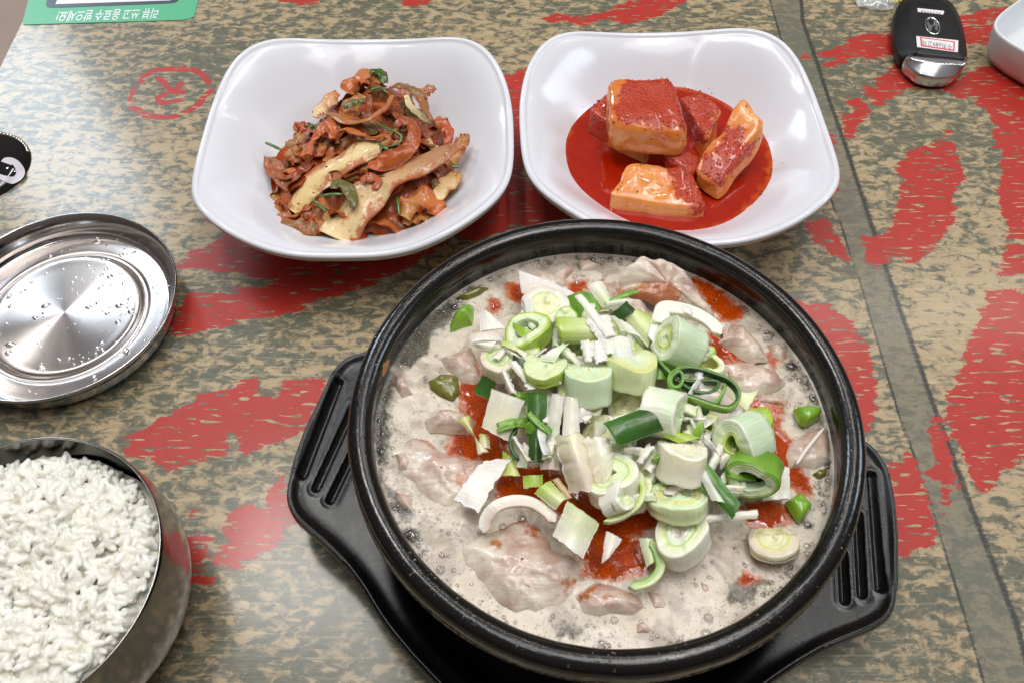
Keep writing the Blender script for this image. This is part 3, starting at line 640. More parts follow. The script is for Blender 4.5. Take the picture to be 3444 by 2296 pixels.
ribbon_flat(W('L', [(28, 140), (40, 124), (62, 120), (84, 136), (88, 166), (66, 194), (30, 208), (-20, 205), (-60, 180)], .85), .42, domez, 'curl_mark', simple('pearl', '#cfc9d2', .25), dm)
br = np.c_[dc[0]+2.86*np.cos(np.linspace(.5, 2.6, 26)), dc[1]+2.86*np.sin(np.linspace(.5, 2.6, 26))]
bsp = [(x_, y_, .1, .13, .16, 1.4, i_*.08+2) for i_, (x_, y_) in enumerate(br)]
vv, ff2 = domes(bsp, 10, 4); mesh('beaded_edge', vv, ff2, simple('silver_bead', '#c9c4bd', .18, Metallic=1.0), dm['_o'], dm)

# ------------------------------------------------------------------ clear wrapper at the top edge
wp = [(540, -60), (560, 30), (590, 80), (700, 112), (850, 122), (930, 108), (990, 40), (1040, -40)]
wc = KW(wp, .1); wth = thing('plastic_wrapper', (wc[:, 0].mean(), wc[:, 1].mean(), 0), 'crumpled clear plastic wrapper with a yellow edge behind the key fob', 'wrapper')
film = NT('clear_film'); film.n.remove(film.b)
tr3 = film.n.new('ShaderNodeBsdfTransparent'); gl = film.n.new('ShaderNodeBsdfGlossy'); gl.inputs['Roughness'].default_value = .18
df3 = film.n.new('ShaderNodeBsdfDiffuse'); df3.inputs[0].default_value = (.8, .85, .85, 1); m1 = film.n.new('ShaderNodeMixShader'); m2 = film.n.new('ShaderNodeMixShader')
m1.inputs[0].default_value = .22; m2.inputs[0].default_value = .38
film.link(tr3.outputs[0], m1.inputs[1]); film.link(gl.outputs[0], m1.inputs[2]); film.link(m1.outputs[0], m2.inputs[1]); film.link(df3.outputs[0], m2.inputs[2]); film.link(m2.outputs[0], film.out.inputs[0])
N = 90; o_ = resample(smooth_closed(wc[:, :2], 200), N); cc = o_.mean(0); T = np.linspace(0.02, 1, 24); G = cc+(o_-cc)[:, None]*T[None, :, None]
gq = np.c_[G.reshape(-1, 2), np.zeros(N*24)]; gz = .12+np.abs(noise(gq, .9, 9, 3))*.9*np.tile((1-T**6)*.7+.3, N)
wvv = np.c_[gq[:, :2], gz]; mesh('film', wvv, grid_faces(N, 24, wrap_u=True)[:, ::-1], film.m, wth['_o'], wth)
yp = W('K', [(900, -8), (960, 2), (1020, -5), (1018, 30), (1045, -2), (1060, -30)], .5)
tq = smooth_open(yp, 30); tvs = np.concatenate([tq+[0, .14, 0], tq-[0, .14, 0]]); mesh('yellow_edge', tvs, [(i, i+1, 30+i+1, 30+i) for i in range(29)], simple('yellow_print', '#cdb512', .35), wth['_o'], wth)
# ------------------------------------------------------------------ soup
ZS = 7.8
def U3(vw, pts): return W(vw, pts, ZS)[:, :2]
OIL = [('2', [(740, 540), (820, 560), (900, 590), (1000, 670), (1110, 770), (1060, 850), (960, 840), (880, 760)]),
       ('2', [(860, 940), (950, 940), (1010, 1050), (1120, 1110), (1080, 1150), (900, 1160), (860, 1100)]),
       ('2', [(1300, 1110), (1400, 1090), (1410, 1130), (1340, 1170)]),
       ('4', [(1020, -20), (1220, 50), (1200, 180), (1290, 250), (1330, 400), (1430, 560), (1380, 610), (1280, 520), (1210, 420), (1120, 330), (1050, 200)]),
       ('4', [(1010, 690), (1150, 650), (1270, 710), (1260, 800), (1150, 840), (1020, 800)]),
       ('3', [(610, 330), (650, 180), (760, 60), (800, -30), (950, 200), (1000, 420), (880, 440), (800, 380)]),
       ('3', [(920, 440), (1230, 420), (1330, 480), (1480, 620), (1600, 700), (1660, 820), (1640, 900), (1560, 1000), (1530, 1060), (1440, 1000), (1400, 760), (1100, 640), (930, 640)]),
       ('4', [(-60, 940), (0, 880), (200, 870), (270, 920), (345, 1080), (290, 1130), (60, 1165), (-60, 1130)]),
       ('4', [(-200, 600), (60, 640), (400, 680), (400, 820), (200, 900), (0, 900), (-150, 800)]),
       ('1', [(860, 1150), (950, 1260), (1050, 1300), (1000, 1560), (820, 1560), (790, 1330), (900, 1300)]),
       ('1', [(1010, 690), (1070, 730), (1060, 790), (1010, 760)]), ('1', [(1600, 560), (1720, 560), (1700, 640), (1620, 640)]),
       ('2', [(60, 560), (160, 640), (180, 760), (100, 700)]), ('1', [(1150, 580), (1260, 600), (1240, 700), (1160, 680)]),
       ('4', [(1000, 1130), (1060, 1150), (1040, 1190), (970, 1190)])]
CLEAR_ = [('1', [(560, 800), (690, 690), (760, 760), (700, 860), (600, 930), (540, 1080), (400, 1200), (300, 1190), (200, 1180), (330, 1000), (470, 880)]),
          ('1', [(100, 1250), (270, 1230), (280, 1330), (220, 1560), (80, 1560)]), ('3', [(60, -20), (200, 0), (220, 220), (190, 420), (130, 380)]),
          ('3', [(190, 560), (340, 620), (380, 740), (300, 780), (220, 700)]), ('3', [(300, 850), (400, 840), (420, 910), (350, 920)]),
          ('4', [(900, 1180), (1020, 1140), (1130, 1190), (1060, 1290), (960, 1340), (880, 1300)]), ('3', [(1320, 1480), (1400, 1460), (1470, 1520), (1440, 1560), (1320, 1540)]),
          ('4', [(1370, 790), (1440, 800), (1430, 850), (1380, 840)]), ('2', [(1440, 1170), (1520, 1190), (1500, 1230), (1450, 1220)]), ('1', [(1640, 370), (1740, 360), (1860, 430), (1700, 480)])]
ns = 380; xs_ = np.linspace(-8.44, 8.44, ns); sx_, sy_ = np.meshgrid(xs_+PC[0], xs_+PC[1], indexing='ij'); SP = np.c_[sx_.ravel(), sy_.ravel(), np.zeros(ns*ns)]
rr0 = np.hypot(SP[:, 0]-PC[0], SP[:, 1]-PC[1])
# squeeze the square grid into the disc so that the liquid's edge is clean
dx, dy = (SP[:, 0]-PC[0])/8.44, (SP[:, 1]-PC[1])/8.44
SP[:, 0] = PC[0]+8.44*dx*np.sqrt(1-dy*dy/2); SP[:, 1] = PC[1]+8.44*dy*np.sqrt(1-dx*dx/2)
rr0 = np.hypot(SP[:, 0]-PC[0], SP[:, 1]-PC[1])
oil = np.full(len(SP), -2.); clr = np.full(len(SP), -2.)
for vw, p in OIL: oil = np.maximum(oil, sdf(SP, U3(vw, p)))
for vw, p in CLEAR_: clr = np.maximum(clr, sdf(SP, U3(vw, p)))
oil = np.clip(oil, -1.5, 1.5); clr = np.clip(clr, -1.5, 1.5)
lump = noise(SP, .75, 31, 3)*.09+noise(SP, 2.6, 33, 2)*.022
flat = np.clip(clr*3+.2, 0, 1)+np.clip(oil*3+.2, 0, 1)
SP[:, 2] = ZS+lump*(1-np.clip(flat, 0, 1)*.85)*np.clip((8.5-rr0)/.8, .25, 1)+np.clip((rr0-8.15)/.3, 0, 1)**2*.06
so = NT('creamy_broth'); co = so.coord()
wob = so.math('MULTIPLY', so.math('SUBTRACT', so.noise(co, 2.4, 4, .65), .5), .9)
om = so.math('ADD', so.attr('oil'), wob); cmk = so.math('ADD', so.attr('clear'), wob)
big = so.voro(co, 3.3); sml = so.voro(co, 8.0); tiny = so.voro(co, 16.0)
region = so.noise(co, .55, 3)
bsel = so.step(so.noise(co, .9, 2), .40, .54)
holes = so.math('MULTIPLY', so.step(sml, .30, .12), so.math('MULTIPLY', bsel, .8))
holes = so.math('MAXIMUM', holes, so.math('MULTIPLY', so.step(tiny, .30, .12), .28))
foam = so.mix(so.noise(co, 1.1, 2, .5), '#c6b9a6', '#e8dece')
foam = so.mix(so.math('MULTIPLY', so.step(region, .5, .68), .4), foam, '#c4ab94')
foam = so.mix(so.math('MULTIPLY', so.step(so.noise(so.coord((.9, 1, 1)), .55, 3, .55, 1.2), .48, .62), .75), foam, '#a89b8c')
foam = so.mix(holes, foam, '#857a70')
foam = so.mix(so.step(so.noise(co, 4.5, 3, .7), .66, .74), foam, '#c78a4c')
clc = so.mix(so.noise(co, 1.8, 4), '#3a3a33', '#8a8172'); clc = so.mix(so.math('MULTIPLY', so.step(sml, .30, .16), .45), clc, '#c4bfb2')
base_ = so.mix(so.step(cmk, -.16, .12), foam, clc)
oc = so.mix(so.noise(co, 1.5, 4, .6), '#741a03', '#b84408'); cells = so.voro(co, 7.0, 'DISTANCE_TO_EDGE')
oc = so.mix(so.math('MULTIPLY', so.step(cells, .10, .02), .55), oc, '#cc5a14')
base_ = so.mix(so.math('MULTIPLY', so.step(om, -.26, -.04), .8), base_, '#b35312')
base_ = so.mix(so.step(om, -.12, .12), base_, oc)
so.set(Base_Color=base_, Roughness=so.math('MULTIPLY_ADD', so.step(om, .05, -.2), so.math('MULTIPLY_ADD', so.noise(co, 3, 3), .30, .05), .05), Specular_IOR_Level=.5, Subsurface_Weight=so.math('MULTIPLY', so.step(om, .05, -.3), .25), Subsurface_Radius=(1, .7, .5), Subsurface_Scale=.2*CM, Coat_Weight=.0)
hgt = so.math('ADD', so.math('MULTIPLY', so.noise(co, 5, 4, .6), 1.6), so.math('MULTIPLY', so.math('SUBTRACT', 1.0, so.step(sml, .34, .1)), .25))
so.bump(so.math('MULTIPLY', hgt, so.math('SUBTRACT', 1.0, so.math('MULTIPLY', so.step(om, -.15, .12), .85))), .22, .05)
soup = tag(mesh('soup', SP, grid_faces(ns, ns), so.m, (PC[0], PC[1], ZS), attrs={'oil': oil, 'clear': clr}), 'creamy broth with foam and red chili oil filling the stone pot', 'soup', kind='stuff')
def soup_z(x, y):
    i = np.argmin((SP[:, 0]-x)**2+(SP[:, 1]-y)**2); return SP[i, 2]
# bubbles
bub = NT('bubble_film'); bub.n.remove(bub.b)
t_ = bub.n.new('ShaderNodeBsdfTransparent'); t_.inputs[0].default_value = (.86, .85, .84, 1); g_ = bub.n.new('ShaderNodeBsdfGlossy'); g_.inputs['Roughness'].default_value = .03
lw = bub.n.new('ShaderNodeLayerWeight'); lw.inputs[0].default_value = .28; ms = bub.n.new('ShaderNodeMixShader')
bub.link(bub.math('ADD', bub.math('MULTIPLY', lw.outputs['Facing'], .55), .07), ms.inputs[0]); bub.link(t_.outputs[0], ms.inputs[1]); bub.link(g_.outputs[0], ms.inputs[2]); bub.link(ms.outputs[0], bub.out.inputs[0])
bs = []; rb_ = np.random.default_rng(12)
while len(bs) < 2100:
    if rb_.random() < .62: a = rb_.uniform(-pi, pi); r = 8.35-abs(rb_.normal(0, .28))
    else: a = rb_.uniform(-pi, pi); r = 8.2*math.sqrt(rb_.random())
    x, y = PC[0]+r*cos(a), PC[1]+r*sin(a)
    nz = noise(np.array([[x, y, 0]]), .8, 40, 2)[0]
    if nz < -.05 and rb_.random() < .75: continue
    s = min(.028+rb_.gamma(1.3, .022), .2)
    if r+s > 8.42: continue
    if oil[np.argmin((SP[:, 0]-x)**2+(SP[:, 1]-y)**2)] > -.15 and rb_.random() < .85: continue
    bs.append((x, y, soup_z(x, y)-.01, s, s*.7, 1, 0))
for p, s in (((365, 880), .25), ((552, 1110), .17), ((150, 270), .13), ((160, 330), .15), ((170, 210), .12), ((640, 1110), .10)):
    q = W('3', [p], ZS)[0]; bs.append((q[0], q[1], soup_z(q[0], q[1])-.01, s, s*.7, 1, 0))
for p, s in (((1480, 1195), .2), ((1590, 1350), .17), ((1640, 1420), .11), ((1670, 1465), .12), ((1610, 1320), .09)):
    q = W('2', [p], ZS)[0]; bs.append((q[0], q[1], soup_z(q[0], q[1])-.01, s, s*.7, 1, 0))
for p, s in (((990, 1078), .09), ((1045, 1105), .08), ((930, 900), .07), ((720, 1085), .08), ((1405, 810), .15)):
    q = W('4', [p], ZS)[0]; bs.append((q[0], q[1], soup_z(q[0], q[1])-.01, s, s*.7, 1, 0))
bv_, bf_ = domes(bs, 12, 4); tag(mesh('foam_bubbles', bv_, bf_, bub.m, (PC[0], PC[1], ZS)), 'small clear bubbles along the rim and over the broth', 'bubbles', kind='stuff')

# ------------------------------------------------------------------ meat slices
mt = NT('boiled_pork'); co = mt.coord()
fib = mt.noise(mt.coord((.8, 2.6, 1.5), (0, 0, radians(70))), 1.3, 5, .65, .8)
mc = mt.mix(mt.step(mt.noise(co, .5, 2, .5, .5), .36, .62), '#c0a292', '#eadfce'); mc = mt.mix(mt.math('MULTIPLY', mt.step(fib, .46, .66), .42), mc, '#a8867a')
mc = mt.mix(mt.math('MULTIPLY', mt.step(mt.noise(co, 1.1, 2, .5, .8), .52, .70), .6), mc, '#dcd2c6')
mc = mt.mix(mt.step(mt.noise(co, 3.2, 3, .7), .68, .73), mc, '#bf7a35')
mo = mt.math('ADD', mt.attr('oil'), mt.math('MULTIPLY', mt.math('SUBTRACT', mt.noise(co, 2.6, 4, .7), .5), 1.1))
mc = mt.mix(mt.math('MULTIPLY', mt.step(mo, -.2, .12), .9), mc, mt.mix(mt.noise(co, 3, 3), '#7e2206', '#c9731d'))
mt.set(Base_Color=mc, Roughness=mt.math('ADD', mt.math('MULTIPLY', mt.noise(co, 4, 3), .3), .12), Subsurface_Weight=.35, Subsurface_Radius=(1, .6, .45), Subsurface_Scale=.18*CM, Coat_Weight=.5, Coat_Roughness=.05)
mt.bump(mt.math('ADD', mt.noise(co, 5, 4, .7), mt.math('MULTIPLY', fib, 1.2)), .35, .06)
def slab(name, vw, pts, label, cat, mat, z=ZS, h=.25, lift=None, group=None, oils=(), ruff=.06, N=140, M=26, seed=1, colr=None, pw=5, base=-.12, solid=False, uvdir=None, rough_edge=.06):
    """a soft slice: outline in photo pixels at height z (or one height per outline point), domed and ruffled"""
    zz = np.broadcast_to(np.array(lift if lift is not None else z, float), (len(pts),)); zz = zz-np.clip((9.4-zz)/1.0, 0, 1)*.42
    o3 = W(vw, pts, zz); oo_ = smooth_closed(resample(o3, max(24, len(pts)*2)), N); c = oo_.mean(0)
    T = np.linspace(.02, 1, M); G = c+(oo_-c)[:, None]*T[None, :, None]; G = G.reshape(-1, 3); TT = np.tile(T, N)
    e = noise(G, 2.2, seed+50, 2)
    G[:, :2] += (G[:, :2]-c[:2])*(rough_edge*e*TT**3)[:, None]
    G[:, 2] += h*(1-TT**pw)*(.55+.45*(1-TT))+base*TT**pw+noise(G*[1, 1, 0], .8, seed, 3)*ruff*1.6+noise(G*[1, 1, 0], 2.5, seed+3, 2)*ruff*.8
    oa = np.full(len(G), -1.5)
    for ov, op in oils: oa = np.maximum(oa, sdf(G, W(ov, op, float(np.mean(zz)))))
    v = G; f = grid_faces(N, M, wrap_u=True)
    if solid:                                    # closed slab: own underside
        lo = G.copy(); lo[:, 2] = lo[:, 2]-(.32*(1-TT**4)+.02); v = np.vstack([G, lo]); f2 = grid_faces(N, M, wrap_u=True, off=len(G))[:, ::-1]
        i = np.arange(N); j = (i+1) % N; e_ = M-1
        side = np.c_[i*M+e_, j*M+e_, j*M+e_+len(G), i*M+e_+len(G)]; f = np.vstack([f, f2, side]); oa = np.r_[oa, oa]
    a = 0.5*np.sum(oo_[:, 0]*np.roll(oo_[:, 1], -1)-np.roll(oo_[:, 0], -1)*oo_[:, 1])
    if a < 0: f = f[:, ::-1]
    uv = (v[:, :2]-c[:2])
    if uvdir is not None: ca, sa = cos(uvdir), sin(uvdir); uv = np.c_[uv[:, 0]*ca+uv[:, 1]*sa, -uv[:, 0]*sa+uv[:, 1]*ca]
    kw = dict(colr=np.tile(np.asarray(colr, float), (len(v), 1))) if colr is not None else {}
    o = mesh(name, v, f, mat, (c[0], c[1], float(c[2])), attrs={'oil': np.clip(oa, -1.5, 1.5)}, uv=uv, **kw)
    return tag(o, label, cat, group)
GM = 'pork slices in the soup'
MEAT = [
 ('2', [(165, 600), (180, 520), (260, 420), (350, 345), (440, 370), (510, 350), (600, 390), (690, 450), (740, 530), (770, 610), (830, 680), (910, 770), (920, 830), (820, 800), (700, 760), (520, 760), (400, 700), (250, 660)], 'large curled pork slice with an orange oil puddle leaning on the far right pot wall', [8.6, 8.9, 9.2, 9.35, 9.4, 9.4, 9.3, 9.1, 8.9, 8.7, 8.6, 8.5, 8.4, 8.4, 8.5, 8.6, 8.7, 8.7], .22, [('2', [(170, 600), (260, 600), (420, 590), (560, 590), (660, 680), (720, 740), (620, 760), (480, 780), (300, 720)])]),
 ('2', [(940, 980), (1000, 930), (1035, 850), (1090, 850), (1130, 890), (1170, 930), (1250, 990), (1300, 1070), (1320, 1130), (1200, 1150), (1120, 1110), (1050, 1060)], 'pale knobbly pork piece beside the right dark red oil patch', 8.5, .28, []),
 ('2', [(920, 1160), (1000, 1150), (1150, 1110), (1220, 1150), (1380, 1200), (1450, 1280), (1400, 1350), (1290, 1370), (1200, 1400), (1100, 1380), (1000, 1290)], 'broad pale pork slice at the right above the curled green leek', 8.5, .22, [('2', [(930, 1190), (1010, 1260), (1000, 1290), (930, 1250)])]),
 ('2', [(1230, 1380), (1400, 1390), (1500, 1450), (1480, 1500), (1330, 1480), (1200, 1450)], 'thin grey-pink pork slice half sunk near the right pot wall', 8.3, .1, [('2', [(1190, 1470), (1330, 1480), (1440, 1500), (1300, 1540)])]),
 ('3', [(660, 940), (760, 890), (860, 840), (960, 760), (1080, 730), (1200, 790), (1270, 870), (1310, 960), (1440, 1010), (1515, 1100), (1470, 1200), (1440, 1290), (1340, 1350), (1200, 1390), (1050, 1370), (900, 1290), (760, 1150), (690, 1050)], 'largest pork slice with pink grain in the soup near the front rim', 8.4, .28, [('3', [(1110, 790), (1180, 830), (1180, 890), (1140, 880)]), ('3', [(860, 760), (950, 720), (1110, 730), (1190, 770), (900, 790)]), ('3', [(900, 940), (950, 930), (935, 975)]), ('3', [(1370, 1200), (1430, 1170), (1390, 1250)])]),
 ('3', [(180, 290), (260, 210), (420, 190), (600, 320), (760, 360), (880, 370), (930, 430), (920, 560), (880, 700), (760, 745), (600, 740), (480, 660), (360, 560), (240, 460)], 'wide whitish pork slice left of the leek heap', 8.35, .2, [('3', [(480, 200), (540, 200), (510, 290), (450, 230)]), ('3', [(680, 520), (720, 520), (700, 560)])]),
 ('3', [(450, 100), (520, 40), (640, 40), (740, 60), (790, 110), (750, 190), (640, 190), (540, 180), (470, 180)], 'small mauve pork lump left of the orange oil patch', 8.5, .3, []),
 ('1', [(620, 1110), (720, 1080), (850, 1010), (900, 1100), (920, 1200), (960, 1290), (860, 1310), (760, 1280), (680, 1200)], 'pink stringy pork piece at the upper left of the leeks', 8.45, .2, []),
 ('4', [(-150, 1260), (-80, 1200), (20, 1165), (150, 1190), (230, 1230), (320, 1270), (350, 1350), (250, 1400), (100, 1400), (20, 1420), (-90, 1390)], 'lumpy pinkish pork piece in front of the red oil pool', 8.4, .26, [('4', [(-90, 1280), (-40, 1230), (20, 1210), (-40, 1300)]), ('4', [(60, 1290), (95, 1300), (80, 1335)])]),
 ('4', [(1290, 420), (1270, 330), (1300, 250), (1400, 180), (1490, 150), (1560, 170), (1570, 270), (1565, 380), (1470, 430), (1380, 420)], 'brownish pork piece with a white sinew line by the right pot wall', 8.45, .2, []),
 ('1', [(1290, 470), (1400, 520), (1550, 500), (1600, 420), (1650, 400), (1660, 450), (1600, 510), (1560, 590), (1400, 600), (1300, 560)], 'glossy pork piece at the far side behind the pale leek round', 8.4, .16, []),
 ('2', [(70, 560), (150, 520), (180, 600), (200, 660), (280, 700), (390, 710), (420, 790), (400, 850), (260, 830), (150, 760), (100, 680)], 'folded pork rind behind the dark green leek chunk', 8.65, .2, [('2', [(160, 620), (240, 650), (200, 690)])]),
 ('3', [(240, 330), (340, 330), (370, 410), (340, 470), (270, 450)], 'mauve pork lump half sunk at the left rim, upper of two', 8.3, .22, []),
 ('3', [(240, 570), (330, 590), (380, 660), (370, 740), (290, 700), (240, 650)], 'mauve pork lump half sunk at the left rim, lower of two', 8.28, .2, []),
 ('1', [(270, 1230), (350, 1230), (380, 1330), (430, 1400), (340, 1430), (280, 1340)], 'brown-grey pork scrap by the chipped left pot wall', 8.3, .18, []),
 ('1', [(1640, 372), (1740, 365), (1850, 430), (1780, 470), (1680, 480)], 'grey translucent skin piece at the far rim of the soup', 8.3, .1, []),
 ('4', [(680, 1140), (760, 1160), (790, 1240), (760, 1330), (690, 1350), (690, 1240)], 'beige pork sliver under the broth at the front right', 8.25, .12, []),
 ('4', [(270, 1450), (330, 1440), (400, 1500), (380, 1530), (260, 1530)], 'beige pork corner poking out at the front rim', 8.3, .14, []),
 ('2', [(1290, 1010), (1400, 1010), (1460, 1090), (1430, 1160), (1340, 1120)], 'greyish pork flap touching the foam by the right pot wall', 8.35, .14, []),
 ('4', [(340, 1230), (430, 1240), (520, 1330), (480, 1380), (380, 1370)], 'mottled pork piece just in front of the curled green leek', 8.3, .12, [])]
for i, (vw, pts, lab, z_, h_, oils) in enumerate(MEAT):
    slab('pork_slice', vw, pts, lab, 'pork', mt.m, lift=z_, h=h_, oils=oils, seed=i*7+1, group=GM, ruff=.10, base=(-.30 if i else -.16), pw=(4 if i else 9))
q = W('4', [(1330, 410), (1400, 310), (1510, 175)], 8.62)
def tube_path(name, pts, r, mat, parent=None, label=None, cat=None, n=40, k=10, taper=True, colr=None, origin=None, group=None):
    c = smooth_open(pts, n); t = np.gradient(c, axis=0); t /= np.linalg.norm(t, axis=1, keepdims=True)+1e-9
    up = np.array([0, 0, 1.]); s = np.cross(t, up); s /= np.linalg.norm(s, axis=1, keepdims=True)+1e-6; u = np.cross(s, t)
    w = np.ones(n) if not taper else np.clip(np.minimum(np.arange(n), n-1-np.arange(n))/(n*.12), .15, 1)**.5
    a = np.linspace(0, 2*pi, k, endpoint=False); rx, ry = (r, r) if np.isscalar(r) else r
    v = c[:, None]+(s[:, None]*np.cos(a)[None, :, None]*rx+u[:, None]*np.sin(a)[None, :, None]*ry)*w[:, None, None]
    v = v.reshape(-1, 3); f = grid_faces(n, k, wrap_v=True)[:, ::-1]
    kw = dict(colr=np.tile(np.asarray(colr, float), (len(v), 1))) if colr is not None else {}
    uv = np.stack(np.meshgrid(np.linspace(0, n*.1, n), a*r if np.isscalar(r) else a*r[0], indexing='ij'), -1).reshape(-1, 2)[:, ::-1]
    o = mesh(name, v, f, mat, origin if origin is not None else (parent['_o'] if parent else c.mean(0)), parent, uv=uv, attrs={'oil': np.full(len(v), -1.5)}, **kw)
    return tag(o, label, cat, group) if label else o
sin_m = simple('sinew', '#e3d7cb', .3)
mp_ = [o for o in col.objects if o.get('label') == 'brownish pork piece with a white sinew line by the right pot wall'][0]
tube_path('sinew', q, (.07, .05), sin_m, mp_)
# ------------------------------------------------------------------ leeks
lk = NT('leek_flesh')
st = lk.noise(lk.tuv((16, .55, 1)), 1.0, 3, .55)
vc = lk.attr('col', 'Color'); 
lc = lk.mix(lk.math('MULTIPLY', lk.step(st, .45, .75), .26), vc, lk.mix(1.0, vc, (1.5, 1.42, 1.35, 1), 'MULTIPLY'))
lc = lk.mix(lk.math('MULTIPLY', lk.step(lk.noise(lk.coord(), 2.5, 3), .5, .75), .24), lc, lk.mix(1.0, lc, '#e4e4b8', 'MULTIPLY')); lc = lk.mix(lk.math('MULTIPLY', lk.step(lk.noise(lk.tuv((26, .8, 1)), 1.0, 2, .6), .56, .70), .30), lc, lk.mix(1.0, lc, '#b9c98a', 'MULTIPLY'))
lk.set(Base_Color=lc, Roughness=.27, Specular_IOR_Level=.5, Subsurface_Weight=.6, Subsurface_Radius=(.8, 1, .45), Subsurface_Scale=.16*CM, Coat_Weight=.25, Coat_Roughness=.12)
lk.bump(lk.math('ADD', lk.math('MULTIPLY', st, 1.0), lk.math('MULTIPLY', lk.noise(lk.coord(), 6, 3), .5)), .35, .05)
PAL = {'white': '#f0eee0', 'cream': '#ebe5c8', 'mint': '#d5e6c6', 'pale': '#dfe8ba', 'lime': '#b4c95e', 'lime2': '#9dbd3c', 'green': '#64942c', 'mid': '#44752a', 'dark': '#2c501b', 'deep': '#1c3a14',
       'pink': '#e0cfc4', 'yel': '#d9d98c', 'tan': '#cbb48c', 'core': '#e8e6c0', 'grn2': '#84ac46'}
PAL = {k_: srgb(v_) for k_, v_ in PAL.items()}
def lerp(a, b, t): t = np.asarray(t)[..., None]; return a*(1-t)+b*t
GL = 'chopped leek pieces on the soup'
def rag(n, seed, amp): return noise(np.c_[np.linspace(0, 9, n), np.zeros(n), np.zeros(n)], 1.3, seed, 2)*amp
def leek_tube(vw, p0, z0, p1, z1, r, label, side=('mint', 'white'), rings=((0, 'core'), (.5, 'pale'), (.6, 'lime'), (.68, 'pale'), (1, 'white')), ri=0.0, sq=1.0, seed=1, depth=.5, name='leek_round', sqa=0.0):
    r = r*(1.12 if name == 'leek_round' else 1.0); z0 -= .2; z1 -= .2
    a3, b3 = W(vw, [p0], z0)[0], W(vw, [p1], z1)[0]; ax = b3-a3; L = np.linalg.norm(ax); ax /= L
    ref = np.array([1., 0, 0]) if abs(ax[0]) < .8 else np.array([0, 0, 1.]); u = np.cross(ax, ref); u /= np.linalg.norm(u); v = np.cross(ax, u)
    cr, sr = cos(sqa), sin(sqa); u, v = u*cr+v*sr, v*cr-u*sr
    na = 64; A = np.linspace(0, 2*pi, na, endpoint=False); prof = []; cols = []
    rpos = [k_[0] for k_ in rings]; rc_ = np.array([PAL[k_[1]] for k_ in rings])
    def rcol(x): return np.array([np.interp(x, rpos, rc_[:, k_]) for k_ in range(3)])
    if ri > 0:
        for s in np.linspace(min(L*.95, depth*2), .03, 6): prof.append((s, ri*r)); cols.append(rcol(ri)*.97)
    nf_ = 18; lay = np.linspace(ri, 1, nf_)
    rg = np.random.default_rng(seed)
    for i, x in enumerate(lay):
        if x == 0: x = .001
        prof.append((0.0-.05*(1-x)*(.6)+(.025 if i % 3 == 0 else 0)+(rg.uniform(-.01, .012))+(.05 if x > .97 else 0), x*r)); cols.append(rcol(x))
    sc0, sc1 = PAL[side[0]], PAL[side[1]]
    for t in np.linspace(.03, 1, 12): prof.append((.05+(L-.05)*t, r*(1.0+.015*np.sin(6*t)))); cols.append(lerp(sc0, sc1, t))
    prof.append((L+.02, r*.9)); cols.append(PAL['white']); prof.append((L, r*.5)); cols.append(PAL['white']); prof.append((L-.02, .001)); cols.append(PAL['white'])
    prof = np.array(prof); cols = np.array(cols); m = len(prof)
    wob = 1+.07*np.sin(2*A+seed)+.045*np.sin(3*A+seed*2.1)
    X = prof[None, :, 1]*np.cos(A)[:, None]*wob[:, None]; Y = prof[None, :, 1]*np.sin(A)[:, None]*wob[:, None]*sq
    S = prof[None, :, 0]+.07*np.sin(A*2+seed)[:, None]*(prof[None, :, 0] < .3)+(.015*np.sin(7*A+seed)+.008*np.sin(13*A+seed*3))[:, None]*(prof[None, :, 1] > .5*r)
    P3 = a3+X[..., None]*u+Y[..., None]*v+S[..., None]*ax; P3 = P3.reshape(-1, 3)
    P3 += noise(P3, 2.0, seed, 2)[:, None]*.03
    uv = np.stack([np.broadcast_to(A[:, None]*r, (na, m)), np.broadcast_to(prof[None, :, 0], (na, m))], -1).reshape(-1, 2)
    fin = np.arange(m) < (nf_+(6 if ri > 0 else 0)); uv2 = uv.reshape(na, m, 2).copy(); uv2[:, fin, 0] = (prof[fin, 1]*1.2)[None]; uv2[:, fin, 1] = (A*r*.3)[:, None]
    o = mesh(name, P3, grid_faces(na, m, wrap_u=True), lk.m, a3+ax*L/2, uv=uv2.reshape(-1, 2), colr=np.tile(cols, (na, 1)))
    return tag(o, label, 'leek', GL)
